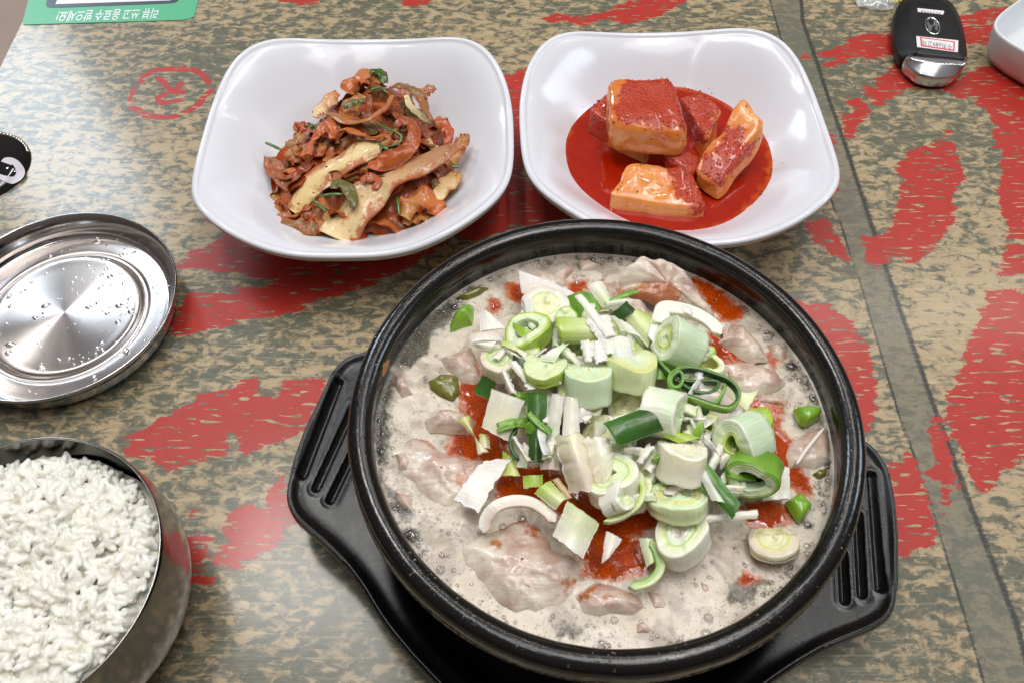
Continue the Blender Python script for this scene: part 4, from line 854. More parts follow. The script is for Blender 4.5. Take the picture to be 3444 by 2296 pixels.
def leek_sheet(vw, q, zs, label, c0='white', c1='white', bow=.15, bend=0., th=.07, edge=.03, seed=1, edgecol=None, name='leek_strip', nu=22, nv=34, mat=None, cat='leek', grp=GL, cshift=None, alongu=False):
    """four photo-pixel corners (a b along one cut edge, c d along the other): thick curved sheet, fibres run from ab to dc"""
    a, b, c, d = W(vw, q, np.array(zs, float)-.2); U_, V_ = np.meshgrid(np.linspace(0, 1, nu), np.linspace(0, 1, nv), indexing='ij')
    U1, V1 = U_[..., None], V_[..., None]
    P_ = (a*(1-U1)+b*U1)*(1-V1)+(d*(1-U1)+c*U1)*V1
    nrm = np.cross(b-a, d-a); nrm /= np.linalg.norm(nrm)+1e-9
    if nrm[2] < 0: nrm = -nrm
    P_ = P_+nrm*((1-(2*U1-1)**2)*bow+(1-(2*V1-1)**2)*bend)
    vd = (d-a)/np.linalg.norm(d-a); ud = (b-a)/np.linalg.norm(b-a)
    P_ = P_+vd*(rag(nu, seed, edge)[:, None, None]*(1-V1)**6+rag(nu, seed+5, edge)[:, None, None]*V1**6*1.0)+ud*(rag(nv, seed+9, edge*.8)[None, :, None]*(2*U1-1))
    P_ = P_+nrm*(noise(P_.reshape(-1, 3), 1.6, seed, 2).reshape(nu, nv, 1)*.05)
    top_ = P_.reshape(-1, 3); ww = (1-np.clip(np.abs(2*U_-1)*2-1.0, 0, 1)*.3).reshape(-1, 1); bot = top_-nrm*th*ww
    f = grid_faces(nu, nv); n = nu*nv; I = np.arange
    bd = np.r_[I(nv), (I(1, nu))*nv+nv-1, (nu-1)*nv+I(nv-2, -1, -1), I(nu-2, 0, -1)*nv]; bdn = np.roll(bd, -1)
    side = np.c_[bd, bdn, bdn+n, bd+n]; F_ = np.vstack([f[:, ::-1], f+n, side])
    L1, L2 = np.linalg.norm(b-a), np.linalg.norm(d-a)
    uv = np.c_[(U_*L1).ravel(), (V_*L2).ravel()]; uv = np.vstack([uv, uv])
    cc_ = lerp(PAL[c0], PAL[c1], V_.ravel() if not alongu else U_.ravel()); cb = lerp(PAL[edgecol or c0], PAL[edgecol or c1], V_.ravel())
    o = mesh(name, np.vstack([top_, bot]), F_, mat or lk.m, (a+b+c+d)/4, uv=uv, colr=np.vstack([cc_, cb]), attrs={'oil': np.full(2*n, -1.5)})
    return tag(o, label, cat, grp)
def leek_band(vw, pts, zs, h, th, label, c_out='dark', c_in='pale', closed=False, n=90, seed=1, lean=(0, 0), name='leek_curl'):
    """a strip seen on its cut edge: thickness th across the path, height h downwards"""
    zs = np.broadcast_to(np.array(zs, float), (len(pts),)); p = W(vw, pts, zs-.2); c = smooth_closed(p, n) if closed else smooth_open(p, n)
    t = (np.roll(c, -1, 0)-np.roll(c, 1, 0)) if closed else np.gradient(c, axis=0); t[:, 2] = 0; t /= np.linalg.norm(t, axis=1, keepdims=True)+1e-9
    s = np.c_[-t[:, 1], t[:, 0], np.zeros(n)]; dn = np.array([lean[0], lean[1], -1.0]); dn /= np.linalg.norm(dn)
    w = np.ones(n) if closed else np.clip(np.minimum(np.arange(n), n-1-np.arange(n))/5, .25, 1)
    th_ = th*w*(1+.18*noise(c, 1.2, seed))
    secs = [(-.5, .06), (-.38, .0), (0, -.015), (.38, .0), (.5, .06), (.5, .35), (.5, .7), (.45, 1), (0, 1.0), (-.45, 1), (-.5, .7), (-.5, .35)]
    V_ = np.stack([c+s*(a*th_)[:, None]+dn*(b*h) for a, b in secs], 1); cols = np.array([PAL[c_out] if a < -.3 else (PAL[c_in] if a > .3 else lerp(PAL[c_out], PAL[c_in], .35)) for a, b in secs])
    k = len(secs); ln = np.r_[0, np.cumsum(np.linalg.norm(np.diff(c, axis=0), axis=1))]
    uv = np.stack([np.broadcast_to(ln[:, None]*.8, (n, k)), np.broadcast_to(np.array([b*h for a, b in secs])[None], (n, k))], -1).reshape(-1, 2)
    o = mesh(name, V_.reshape(-1, 3), grid_faces(n, k, wrap_u=closed, wrap_v=True)[:, ::-1], lk.m, c.mean(0), uv=uv, colr=np.tile(cols, (n, 1)))
    return tag(o, label, 'leek', GL)
R_W = ((0, 'core'), (.5, 'core'), (.56, 'yel'), (.62, 'lime'), (.68, 'pale'), (1, 'white'))
R_M = ((0, 'mint'), (.34, 'pale'), (.44, 'yel'), (.52, 'lime'), (.62, 'mint'), (.82, 'white'), (.86, 'mint'), (1, 'mint'))
R_L = ((0, 'pale'), (.5, 'pale'), (.75, 'mint'), (.88, 'lime'), (1, 'lime2'))
R_G = ((0, 'mint'), (.55, 'mint'), (.82, 'pale'), (.9, 'grn2'), (1, 'green'))
# lowest layer first: fillers that the heap rests on
hz = [((1440, 930), 'pale'), ((1260, 860), 'white'), ((1380, 1000), 'cream'), ((1330, 790), 'mint'), ((1560, 970), 'white'), ((1480, 800), 'pale'), ((1230, 930), 'cream'), ((1600, 860), 'mint'), ((1450, 1080), 'white'), ((1330, 900), 'pale'), ((1540, 1060), 'cream'), ((1400, 760), 'lime')]
fl_names = ['flat pale', 'upper white', 'lower cream', 'far mint', 'right white', 'far pale', 'left cream', 'far right mint', 'near white', 'middle pale', 'near cream', 'far lime']
for i, (p, c_) in enumerate(hz):
    leek_tube('D', p, 9.1, (p[0]+(-1)**i*22, p[1]+20), 8.3, .72, 'mostly buried leek round inside the heap, the %s one' % fl_names[i], (c_, 'white'), R_M if i % 2 else R_W, seed=60+i)
T_, S_, B_ = leek_tube, leek_sheet, leek_band
rf = np.random.default_rng(99)
HEAP = np.array([(1150, 720), (1330, 660), (1560, 690), (1700, 850), (1760, 1000), (1740, 1130), (1600, 1190), (1470, 1180), (1330, 1110), (1190, 1040), (1110, 900)], float)
cn = {'white': 'white', 'mint': 'mint', 'pale': 'pale green', 'cream': 'cream', 'lime': 'lime', 'pink': 'pinkish', 'grn2': 'green', 'green': 'bright green'}
made = 0; seenl = {}
while made < 110:
    p = np.array([rf.uniform(1100, 1770), rf.uniform(660, 1200)])
    if sdf(p[None], HEAP)[0] < 8: continue
    c_ = ['white', 'white', 'mint', 'pale', 'cream', 'lime', 'pink', 'white', 'mint', 'grn2', 'white'][rf.integers(11)]
    c2 = 'white' if c_ != 'grn2' else 'green'
    a = rf.uniform(0, 2*pi); L = rf.uniform(38, 75); w_ = rf.uniform(14, 42) if made < 64 else rf.uniform(7, 22); d_ = np.array([cos(a), sin(a)*.85])*L/2; e_ = np.array([-sin(a), cos(a)*.85])*w_/2
    zc = (9.35 if made < 64 else 9.6)+.35*min(1, sdf(p[None], HEAP)[0]/130); k_ = rf.integers(4) if made < 64 else 0
    sx_n = 'left' if p[0] < 1330 else ('right' if p[0] > 1560 else 'middle'); sy_n = 'far' if p[1] < 850 else ('near' if p[1] > 1030 else 'centre')
    shape = ['narrow', 'broad'][int(w_ > 28)]
    if k_ < 3:
        leek_sheet('D', [tuple(p-d_-e_), tuple(p-d_+e_), tuple(p+d_+e_), tuple(p+d_-e_)], [zc+rf.uniform(-.15, .25), zc+rf.uniform(-.15, .15), zc+rf.uniform(-.25, .15), zc+rf.uniform(-.25, .15)], '%s %s leek scrap filling the heap, %s %s part' % (shape, cn[c_], sy_n, sx_n), c_, c2, bow=rf.uniform(.05, .28), bend=rf.uniform(0, .15), th=rf.uniform(.04, .09), edge=.07, seed=500+made, name='leek_scrap', nu=14, nv=18, grp='small leek scraps filling the heap')
    else:
        q_ = p+d_*.25
        leek_tube('D', tuple(p), zc, (q_[0]+rf.uniform(-18, 18), q_[1]+rf.uniform(12, 30)), zc-.6, rf.uniform(.34, .52), '%s small leek ring filling the heap, %s %s part, %s' % (cn[c_], sy_n, sx_n, ['tilted left', 'tilted right', 'nearly upright', 'lying flatter'][made % 4]), (c_, c2), [R_L, R_W, R_M][rf.integers(3)], ri=[0, .45, .3][rf.integers(3)], seed=600+made, name='leek_ring')
    made += 1
# --- far side of the heap
S_('1', [(1215, 470), (1640, 640), (1600, 760), (1240, 640)], [8.9, 8.8, 8.9, 9.0], 'ribbed translucent leek skin standing behind the round with the cream core', 'white', 'pink', bow=.1, th=.04, edge=.05, seed=2)
T_('1', (1415, 715), 9.75, (1425, 800), 9.1, .84, 'leek round with solid cream core ringed yellow-green, far side of the heap', ('pink', 'white'), ((0, 'core'), (.54, 'core'), (.57, 'lime'), (.63, 'white'), (1, 'pink')), seed=3)
S_('1', [(1560, 680), (1760, 640), (1860, 760), (1700, 880)], [9.7, 9.6, 9.3, 9.4], 'bright green leek half-tube between the far rounds', 'green', 'grn2', bow=.30, seed=4)
T_('1', (1578, 800), 10.05, (1585, 860), 9.6, .37, 'smallest green-edged leek ring on top of the bright green half-tube', ('lime2', 'lime'), R_L, ri=0.0, sq=1.0, seed=5)
T_('1', (1275, 900), 10.0, (1310, 985), 9.4, .78, 'wide lime leek ring with a green sliver caught in its hole', ('lime2', 'lime'), ((0, 'pale'), (.5, 'mint'), (.8, 'pale'), (.92, 'lime'), (1, 'lime2')), ri=.52, seed=6)
S_('1', [(1170, 860), (1340, 930), (1250, 980), (1180, 900)], [10.0, 10.0, 9.9, 9.9], 'yellow-green sliver inside the hole of the wide lime leek ring', 'lime2', 'lime2', bow=.05, seed=7)
T_('1', (1500, 925), 10.1, (1790, 925), 9.9, .44, 'pale green leek tube lying on its side with an open oval end', ('lime', 'pale'), R_L, ri=.72, seed=8, depth=.6)
T_('1', (1065, 1115), 9.55, (1085, 1215), 8.9, .66, 'pale leek round with a small lime core at the left of the heap', ('pale', 'white'), ((0, 'pale'), (.5, 'mint'), (.6, 'lime'), (.68, 'cream'), (1, 'pink')), seed=9)
T_('1', (1270, 1100), 9.75, (1290, 1150), 9.3, .5, 'lime-edged leek round tucked below the wide lime ring', ('lime2', 'lime'), R_L, seed=10)
S_('1', [(1170, 1100), (1270, 1145), (1262, 1205), (1180, 1160)], [9.9, 9.9, 9.8, 9.8], 'small dark green leek chip between two lime pieces', 'dark', 'deep', bow=.04, seed=11)
S_('1', [(950, 1250), (1045, 1305), (1000, 1445), (875, 1380)], [9.5, 9.5, 9.1, 9.1], 'dark green leek square at the left edge of the heap', 'dark', 'mid', bow=.14, seed=12)
T_('1', (1425, 1180), 10.2, (1425, 1262), 9.8, .72, 'squat lime leek drum in front of the lime-edged rounds', ('lime', 'lime'), ((0, 'mint'), (.5, 'pale'), (1, 'pale')), seed=13)
T_('1', (1745, 1215), 10.25, (1745, 1440), 9.35, .80, 'big pale mint leek drum standing in the middle of the heap', ('mint', 'mint'), ((0, 'pale'), (.4, 'mint'), (.7, 'pale'), (1, 'mint')), seed=14)
S_('1', [(920, 745), (1010, 800), (1135, 905), (930, 930)], [9.2, 9.2, 9.0, 9.0], 'white ribbed leek wedge at the left, near the green pepper', 'white', 'white', bow=.1, seed=15, th=.05)
S_('1', [(850, 950), (1060, 930), (1100, 1000), (870, 1010)], [9.1, 9.2, 9.2, 9.1], 'pink-white leek skin under the white wedge', 'pink', 'white', bow=.1, seed=16, th=.05)
S_('1', [(850, 1025), (960, 1010), (1055, 1000), (1000, 1085)], [9.5, 9.6, 9.6, 9.4], 'pure white pointed leek curl at the left of the heap', 'white', 'white', bow=.16, seed=17, th=.08)
S_('1', [(1740, 600), (1860, 560), (1925, 700), (1860, 760)], [9.5, 9.5, 9.6, 9.6], 'white crumpled leek fold at the far edge beside the bright green half-tube', 'white', 'pale', bow=.2, seed=18)
S_('1', [(1640, 665), (1700, 655), (1960, 960), (1880, 975)], [10.5, 10.5, 10.6, 10.6], 'long narrow white leek strip lying across the top of the heap', 'white', 'white', bow=.06, th=.07, seed=19)
sl = [([(1720, 840), (1900, 800), (1960, 1000), (1850, 1040)], 'broad ribbed'), ([(1830, 960), (2050, 980), (2080, 1120), (1850, 1100)], 'fringed'), ([(1680, 1000), (1800, 1010), (1770, 1160), (1720, 1155)], 'left hanging'), ([(1910, 800), (2080, 900), (2160, 980), (1990, 930)], 'right pointing'), ([(1760, 1010), (1850, 1000), (1900, 1150), (1800, 1170)], 'middle short'), ([(1900, 1050), (2060, 1060), (2120, 1180), (1940, 1150)], 'near')]
for i, (q_, nm) in enumerate(sl): S_('1', q_, [10.45, 10.5, 10.4, 10.4], '%s translucent leek sliver in the white cluster on the heap top' % nm, 'white', 'mint' if i % 2 else 'white', bow=.09, th=.04, edge=.07, seed=20+i)
S_('1', [(1380, 1145), (1470, 1060), (1600, 1015), (1490, 1160)], [10.1, 10.2, 10.2, 10.1], 'milky leek sliver behind the squat lime drum', 'white', 'mint', bow=.1, seed=27)
S_('1', [(1140, 1165), (1200, 1150), (1330, 1300), (1270, 1320)], [10.0, 10.0, 9.9, 9.9], 'clear ribbed leek sliver left of the squat lime drum', 'white', 'white', bow=.06, th=.05, seed=28)
# --- right side
S_('2', [(120, 800), (240, 700), (310, 770), (195, 855)], [10.1, 10.1, 9.9, 9.9], 'dark green leek chunk at the far right of the heap top', 'dark', 'dark', bow=.16, seed=30)
S_('2', [(230, 860), (330, 760), (450, 830), (400, 1050)], [9.7, 9.7, 9.6, 9.5], 'lime leek half-tube behind the big tilted round', 'pale', 'lime', bow=.3, seed=31, alongu=True)
B_('2', [(450, 1020), (470, 900), (500, 800), (530, 745), (640, 750), (770, 790), (880, 860), (955, 950)], [9.9, 9.9, 9.9, 9.9, 9.8, 9.7, 9.6, 9.5], .45, .55, 'broad white leek arc curving around the big tilted round', 'white', 'white', seed=32, lean=(.3, .2))
T_('2', (535, 965), 10.35, (745, 1070), 9.6, .76, 'largest tilted leek round, mint with a yellow-green ring, at the upper right', ('mint', 'mint'), R_M, seed=33)
T_('2', (285, 1130), 10.35, (272, 1320), 9.5, .83, 'pale lime leek drum with a ragged top beside the mint drum', ('pale', 'pale'), ((0, 'mint'), (.6, 'pale'), (1, 'yel')), seed=34)
S_('2', [(445, 1130), (555, 1215), (545, 1295), (430, 1290)], [9.7, 9.7, 9.5, 9.5], 'fresh green leek chip right of the pale lime drum', 'green', 'grn2', bow=.12, seed=35)
B_('2', [(450, 1105), (510, 1170), (570, 1235), (620, 1300)], 10.0, .3, .14, 'short green leek ribbon running into the green curls', 'mid', 'grn2', seed=36)
B_('2', [(565, 1290), (590, 1230), (680, 1195), (780, 1200), (900, 1235), (1010, 1280), (1080, 1350), (1085, 1430), (1020, 1490), (920, 1480), (800, 1440), (680, 1395), (590, 1350)], [10.2]*13, .35, .15, 'large dark green leek curl at the right of the heap', 'dark', 'grn2', closed=True, n=160, seed=37)
B_('2', [(640, 1290), (760, 1300), (880, 1290), (935, 1310), (890, 1375), (790, 1380), (700, 1340)], 10.05, .3, .12, 'inner dark green leek curl nested in the large one', 'dark', 'mid', closed=True, n=110, seed=38)
B_('2', [(640, 1225), (665, 1270), (640, 1330), (590, 1330), (580, 1270)], 10.3, .3, .12, 'tiny green leek loop at the left end of the large curl', 'mid', 'grn2', closed=True, n=80, seed=39)
B_('2', [(900, 1480), (960, 1400), (985, 1330), (970, 1320)], 10.05, .3, .12, 'short green leek ribbon crossing inside the large curl', 'green', 'grn2', seed=40)
T_('2', (870, 1170), 9.6, (900, 1260), 9.0, .42, 'small white leek ring above the green curls', ('white', 'white'), R_W, ri=.55, seed=41)
S_('2', [(700, 1480), (860, 1480), (870, 1590), (730, 1600)], [9.3, 9.3, 9.1, 9.1], 'shaded dark green leek piece under the large curl', 'mid', 'dark', bow=.25, seed=42)
# --- centre and near side
T_('4', (565, 105), 10.15, (330, 60), 9.9, .82, 'thick white leek cylinder with a pale blue-green cut end at middle right', ('mint', 'white'), ((0, 'mint'), (.35, 'mint'), (.45, 'pale'), (.7, 'mint'), (1, 'white')), seed=43)
S_('4', [(60, 140), (440, -5), (525, 160), (155, 300)], [10.7, 10.75, 10.5, 10.45], 'largest flat dark green leek rectangle lying on top of the heap', 'mid', 'dark', bow=.0, bend=.22, th=.1, edge=.02, seed=44, alongu=True)
S_('4', [(0, 130), (100, 110), (80, 200), (0, 240)], [10.2, 10.2, 9.9, 9.9], 'milky leek flake at the left end of the dark green rectangle', 'mint', 'white', bow=.08, seed=45)
T_('4', (1055, 95), 9.7, (1065, 190), 9.2, .60, 'lime leek cap behind the round with the oval hole at the right', ('lime2', 'lime'), ((0, 'lime'), (.7, 'lime'), (1, 'lime2')), seed=46)
T_('4', (905, 285), 10.05, (1060, 215), 9.4, .74, 'pale leek tube with an oval hole at the right of the heap', ('mint', 'mint'), ((0, 'pale'), (.35, 'lime'), (.55, 'pale'), (.8, 'mint'), (1, 'white')), ri=.32, seed=47)
T_('4', (1030, 525), 9.85, (1062, 400), 9.3, .64, 'green leek tube with a hollow milky inside at the right edge', ('grn2', 'green'), R_G, ri=.5, sq=1.2, seed=48, depth=.25)
S_('4', [(830, 400), (910, 400), (900, 540), (840, 520)], [9.5, 9.5, 9.3, 9.3], 'dark green leek sliver left of the hollow green tube', 'dark', 'mid', bow=.12, seed=49)
S_('4', [(605, 470), (690, 340), (965, 670), (905, 772)], [10.1, 10.3, 9.9, 9.7], 'folded green leek strip pointing to the lower right', 'green', 'mid', bow=.12, seed=50, th=.08)
S_('4', [(620, 380), (680, 365), (855, 665), (775, 650)], [10.35, 10.4, 10.1, 10.0], 'whitish membrane lying on the folded green leek strip', 'white', 'mint', bow=.05, th=.03, seed=51)
T_('4', (585, 295), 10.15, (560, 500), 9.4, .93, 'chunky white leek block with split sides behind the folded green strip', ('cream', 'white'), ((0, 'white'), (.5, 'cream'), (1, 'white')), seed=52, sq=.85)
S_('4', [(640, 200), (700, 130), (725, 145), (690, 260)], [10.3, 10.4, 10.3, 10.2], 'ragged lime leek tip between the white cylinder and the white block', 'lime2', 'green', bow=.1, seed=53)
S_('4', [(440, 215), (560, 200), (700, 240), (560, 275)], [10.25, 10.25, 10.25, 10.2], 'yellow-green leek edge along the top of the white block', 'lime2', 'lime', bow=.1, seed=54)
T_('4', (555, 600), 9.7, (560, 700), 9.2, .98, 'wide flat pale green leek round below the white block', ('pale', 'pale'), ((0, 'mint'), (.45, 'mint'), (.6, 'yel'), (.75, 'pale'), (1, 'mint')), seed=55, sq=.85)
T_('4', (110, 470), 10.0, (140, 580), 9.2, .78, 'upright leek round with loose inner rings in the near middle', ('white', 'white'), ((0, 'mint'), (.4, 'pale'), (.6, 'mint'), (.66, 'lime'), (.72, 'pale'), (1, 'white')), ri=.18, seed=56)
T_('4', (205, 610), 10.0, (80, 660), 9.5, .48, 'small plump white leek piece with an oval cut face at the near middle', ('white', 'white'), ((0, 'pale'), (.6, 'pale'), (.8, 'white'), (1, 'white')), seed=57)
B_('4', [(235, 495), (300, 520), (320, 590), (280, 680), (180, 750), (60, 785)], [10.0, 10.0, 9.9, 9.8, 9.6, 9.5], .25, .2, 'lime leek hoop around the small plump white piece', 'lime', 'pale', seed=58)
S_('3', [(1300, 240), (1500, 230), (1590, 620), (1400, 600)], [9.8, 9.8, 9.3, 9.2], 'big smooth ivory leek leaf sloping toward the front', 'cream', 'pink', bow=.75, bend=.2, th=.14, edge=.12, seed=59)
S_('3', [(1480, 250), (1660, 230), (1700, 420), (1560, 680)], [9.9, 9.9, 9.7, 9.2], 'ivory leek leaf overlapping the first one on its right', 'white', 'cream', bow=.6, bend=.15, th=.14, edge=.12, seed=61)
S_('3', [(1180, 320), (1330, 300), (1340, 450), (1210, 450)], [9.2, 9.3, 9.1, 9.0], 'small ivory leek flake left of the big ivory leaves', 'white', 'pink', bow=.15, seed=62)
T_('4', (565, 855), 9.35, (590, 960), 8.6, .80, 'slanting white leek round with a green inner ring nearest the front', ('white', 'white'), ((0, 'mint'), (.12, 'pink'), (.3, 'white'), (.5, 'mint'), (.56, 'lime'), (.62, 'pale'), (1, 'white')), seed=63)
S_('4', [(650, 800), (640, 760), (1075, 710), (1070, 770)], [9.2, 9.3, 9.2, 9.1], 'long white leek strip right of the slanting round', 'white', 'white', bow=.06, th=.18, seed=64)
B_('4', [(370, 915), (420, 1000), (430, 1100), (360, 1180), (230, 1215)], [8.9, 8.9, 8.85, 8.8, 8.7], .3, .3, 'curled light green leek in the red oil near the front', 'grn2', 'pale', seed=65)
S_('4', [(290, 900), (390, 900), (410, 1050), (340, 1090)], [8.7, 8.8, 8.7, 8.6], 'pale inner side of the curled green leek above the red oil', 'mint', 'pale', bow=.1, seed=66)
S_('4', [(75, 850), (185, 905), (110, 1010), (45, 1070)], [9.4, 9.3, 9.2, 9.1], 'pointed white leek flake over the red oil', 'white', 'pink', bow=.08, seed=67)
S_('3', [(1390, 650), (1600, 800), (1490, 1035), (1290, 880)], [9.6, 9.5, 9.1, 9.2], 'milky white leek half-tube above the largest pork slice', 'pale', 'white', bow=.35, th=.14, seed=68)
S_('3', [(1170, 600), (1280, 520), (1390, 640), (1310, 710)], [9.4, 9.4, 9.4, 9.4], 'pale lime leek half-tube at the near left', 'lime', 'pale', bow=.22, seed=69)
S_('3', [(1290, 515), (1330, 500), (1430, 630), (1390, 640)], [9.3, 9.3, 9.3, 9.3], 'narrow oil-stained leek strip beside the pale lime half-tube', 'tan', 'tan', bow=.05, seed=70)
B_('3', [(840, 865), (850, 770), (920, 685), (1030, 650), (1150, 660), (1250, 720), (1310, 790)], [8.8, 9.0, 9.2, 9.2, 9.2, 9.2, 9.1], .18, .42, 'thick whitish crescent of leek bulb over the largest pork slice', 'pink', 'white', seed=71)
S_('3', [(1095, 490), (1225, 480), (1225, 560), (1100, 570)], [9.1, 9.1, 9.0, 9.0], 'small lime leek chip floating in the oil at the left', 'lime2', 'lime', bow=.1, seed=72)
S_('3', [(960, 320), (1030, 370), (1075, 490), (960, 490)], [8.9, 9.0, 8.9, 8.8], 'yellow-green leek chip sunk in the oil at the left', 'lime2', 'yel', bow=.1, seed=73)
# left front strips
S_('3', [(890, -90), (1110, -10), (1000, 262), (822, 165)], [9.9, 9.9, 9.2, 9.2], 'large cream leek piece with upright fibres at the left front', 'white', 'cream', bow=.14, th=.14, seed=74)
S_('3', [(1120, -60), (1260, -50), (1230, 400), (1130, 400)], [10.1, 10.1, 9.2, 9.2], 'glossy dark green leek tongue hanging down the left front', 'mid', 'dark', bow=.2, th=.09, seed=75)
B_('3', [(1060, 160), (1015, 240), (1030, 330), (1070, 370)], 9.4, .3, .12, 'thin dark green leek edge curving beside the glossy tongue', 'dark', 'mid', seed=76)
S_('3', [(1290, -60), (1370, -40), (1320, 310), (1225, 290)], [10.2, 10.2, 9.4, 9.4], 'ribbed see-through leek strip right of the glossy green tongue', 'white', 'mint', bow=.1, th=.05, seed=77)
S_('3', [(1370, -40), (1460, -20), (1475, 265), (1350, 260)], [10.1, 10.1, 9.5, 9.5], 'smooth white leek strip right of the ribbed one', 'white', 'white', bow=.14, th=.09, seed=78)
S_('3', [(1100, 260), (1140, 300), (1120, 440), (1050, 430)], [9.4, 9.4, 9.1, 9.1], 'small milky leek shred under the glossy green tongue', 'white', 'mint', bow=.06, th=.05, seed=79)
S_('3', [(640, 640), (830, 390), (1020, 370), (800, 730)], [8.85, 8.95, 9.0, 8.85], 'fanned white leek fibres lying left of the oil', 'white', 'white', bow=.1, th=.05, edge=.08, seed=80)
S_('3', [(665, 120), (740, 90), (800, 350), (870, 330)][:4], [8.9, 8.9, 8.7, 8.7], 'yellowish leek sliver standing in the orange oil', 'yel', 'cream', bow=.12, th=.12, seed=81)
S_('3', [(805, 215), (870, 220), (880, 310), (820, 310)], [8.8, 8.8, 8.7, 8.7], 'short yellowish leek bit right of the standing sliver', 'yel', 'cream', bow=.12, seed=82)
T_('4', (1175, 895), 8.42, (1175, 960), 8.1, .80, 'leek round sunk in the broth at the right, with a yellow ring', ('cream', 'cream'), ((0, 'core'), (.5, 'core'), (.62, 'yel'), (.72, 'cream'), (1, 'pink')), seed=83)
S_('4', [(1120, 440), (1280, 430), (1290, 640), (1110, 650)], [8.9, 8.9, 8.6, 8.6], 'blue-white leek square half sunk at the right', 'white', 'white', bow=.15, th=.2, seed=84)
S_('2', [(880, 1290), (1100, 1420), (1240, 1360), (1150, 1530)], [8.9, 8.9, 8.9, 8.9], 'soft yellow-white leek flap under the green curls', 'cream', 'pale', bow=.15, seed=85)
# chopped green chilli and stewed greens
GP = 'chopped green chili pieces'
gp = NT('green_chili'); co = gp.coord(); gp.set(Base_Color=gp.mix(gp.noise(co, 1.3, 3), '#4f8f20', '#a4cc48'), Roughness=.18, Coat_Weight=.4, Subsurface_Weight=.2, Subsurface_Scale=.1*CM); gp.bump(gp.noise(co, 5, 3), .2, .05)
slab('green_chili', '1', [(690, 850), (720, 780), (800, 720), (880, 690), (890, 740), (870, 850), (780, 870), (700, 900)], 'rounded bright green chili piece in the cloudy broth at the far left', 'green chili', gp.m, lift=8.5, h=.28, group=GP, seed=90, base=-.4, pw=3)
slab('green_chili', '4', [(1325, 30), (1400, 20), (1510, 40), (1500, 90), (1450, 120), (1400, 145), (1350, 120)], 'bright green chili chunk beside the right pot wall', 'green chili', gp.m, lift=8.6, h=.2, group=GP, seed=91, base=-.35, pw=6)
slab('green_chili', '4', [(1270, 640), (1360, 575), (1450, 670), (1410, 740), (1360, 780), (1300, 700)], 'dark green chili chunk floating near the right pot wall', 'green chili', gp.m, lift=8.6, h=.2, group=GP, seed=92, base=-.35, pw=6)
ol = NT('stewed_green'); co = ol.coord(); ol.set(Base_Color=ol.mix(ol.noise(co, 2.2, 4), '#4a4a18', '#8b8a3a'), Roughness=.2, Coat_Weight=.4); ol.bump(ol.noise(co, 4, 4), .5, .08)
slab('stewed_leaf', '1', [(540, 1290), (620, 1240), (760, 1250), (780, 1380), (720, 1440), (620, 1400), (550, 1350)], 'olive stewed leaf left of the dark green leek square', 'leaf', ol.m, lift=8.4, h=.15, group='stewed leaves in the broth', seed=93)
slab('stewed_leaf', '1', [(740, 670), (830, 620), (920, 580), (995, 590), (930, 640), (830, 680)], 'olive stewed leaf at the far left rim of the soup', 'leaf', ol.m, lift=8.4, h=.12, group='stewed leaves in the broth', seed=94)
slab('stewed_leaf', '4', [(1440, 470), (1480, 440), (1540, 430), (1530, 480), (1480, 500)], 'tiny olive leaf scrap by the right pot wall', 'leaf', ol.m, lift=8.35, h=.08, group='stewed leaves in the broth', seed=95)
# ------------------------------------------------------------------ kimchi
km = NT('kimchi_cabbage'); co = km.coord()
st = km.noise(km.tuv((7, .5, 1)), 1.0, 3, .55); vc = km.attr('col', 'Color')
kc = km.mix(km.math('MULTIPLY', km.step(st, .42, .66), .42), vc, km.mix(1.0, vc, '#6a4a30', 'SCREEN'))
sn = km.math('ADD', km.noise(co, 1.1, 4, .7), km.math('MULTIPLY', km.attr('stain'), .30))
kc = km.mix(km.math('MULTIPLY', km.step(sn, .57, .75), .82), kc, km.mix(km.noise(co, 4, 3), '#8a2806', '#c4560f'))
kc = km.mix(km.step(km.math('ADD', km.noise(co, 5.5, 2, .7), km.math('MULTIPLY', km.attr('stain'), .05)), .70, .74), kc, '#8f1409')
km.set(Base_Color=kc, Roughness=km.math('ADD', km.math('MULTIPLY', km.noise(co, 3, 3), .25), .25), Specular_IOR_Level=.35, Subsurface_Weight=.2, Subsurface_Radius=(1, .5, .25), Subsurface_Scale=.12*CM, Coat_Weight=.35, Coat_Roughness=.05)
km.bump(km.math('ADD', km.math('MULTIPLY', st, 1.1), km.noise(co, 3.5, 4, .7)), .6, .08)
GK = 'pieces of cabbage kimchi in the left bowl'
KP = {k_: srgb(v_) for k_, v_ in {'cream': '#dfc283', 'ivory': '#e6cd98', 'orange': '#bd5c1c', 'brown': '#8a3f18', 'red': '#a63b16', 'pinkish': '#a0623c', 'olive': '#5f5c22', 'green': '#2f5a1e', 'dark': '#6e2f18', 'tan': '#b57f40', 'chive': '#2d6b1c'}.items()}
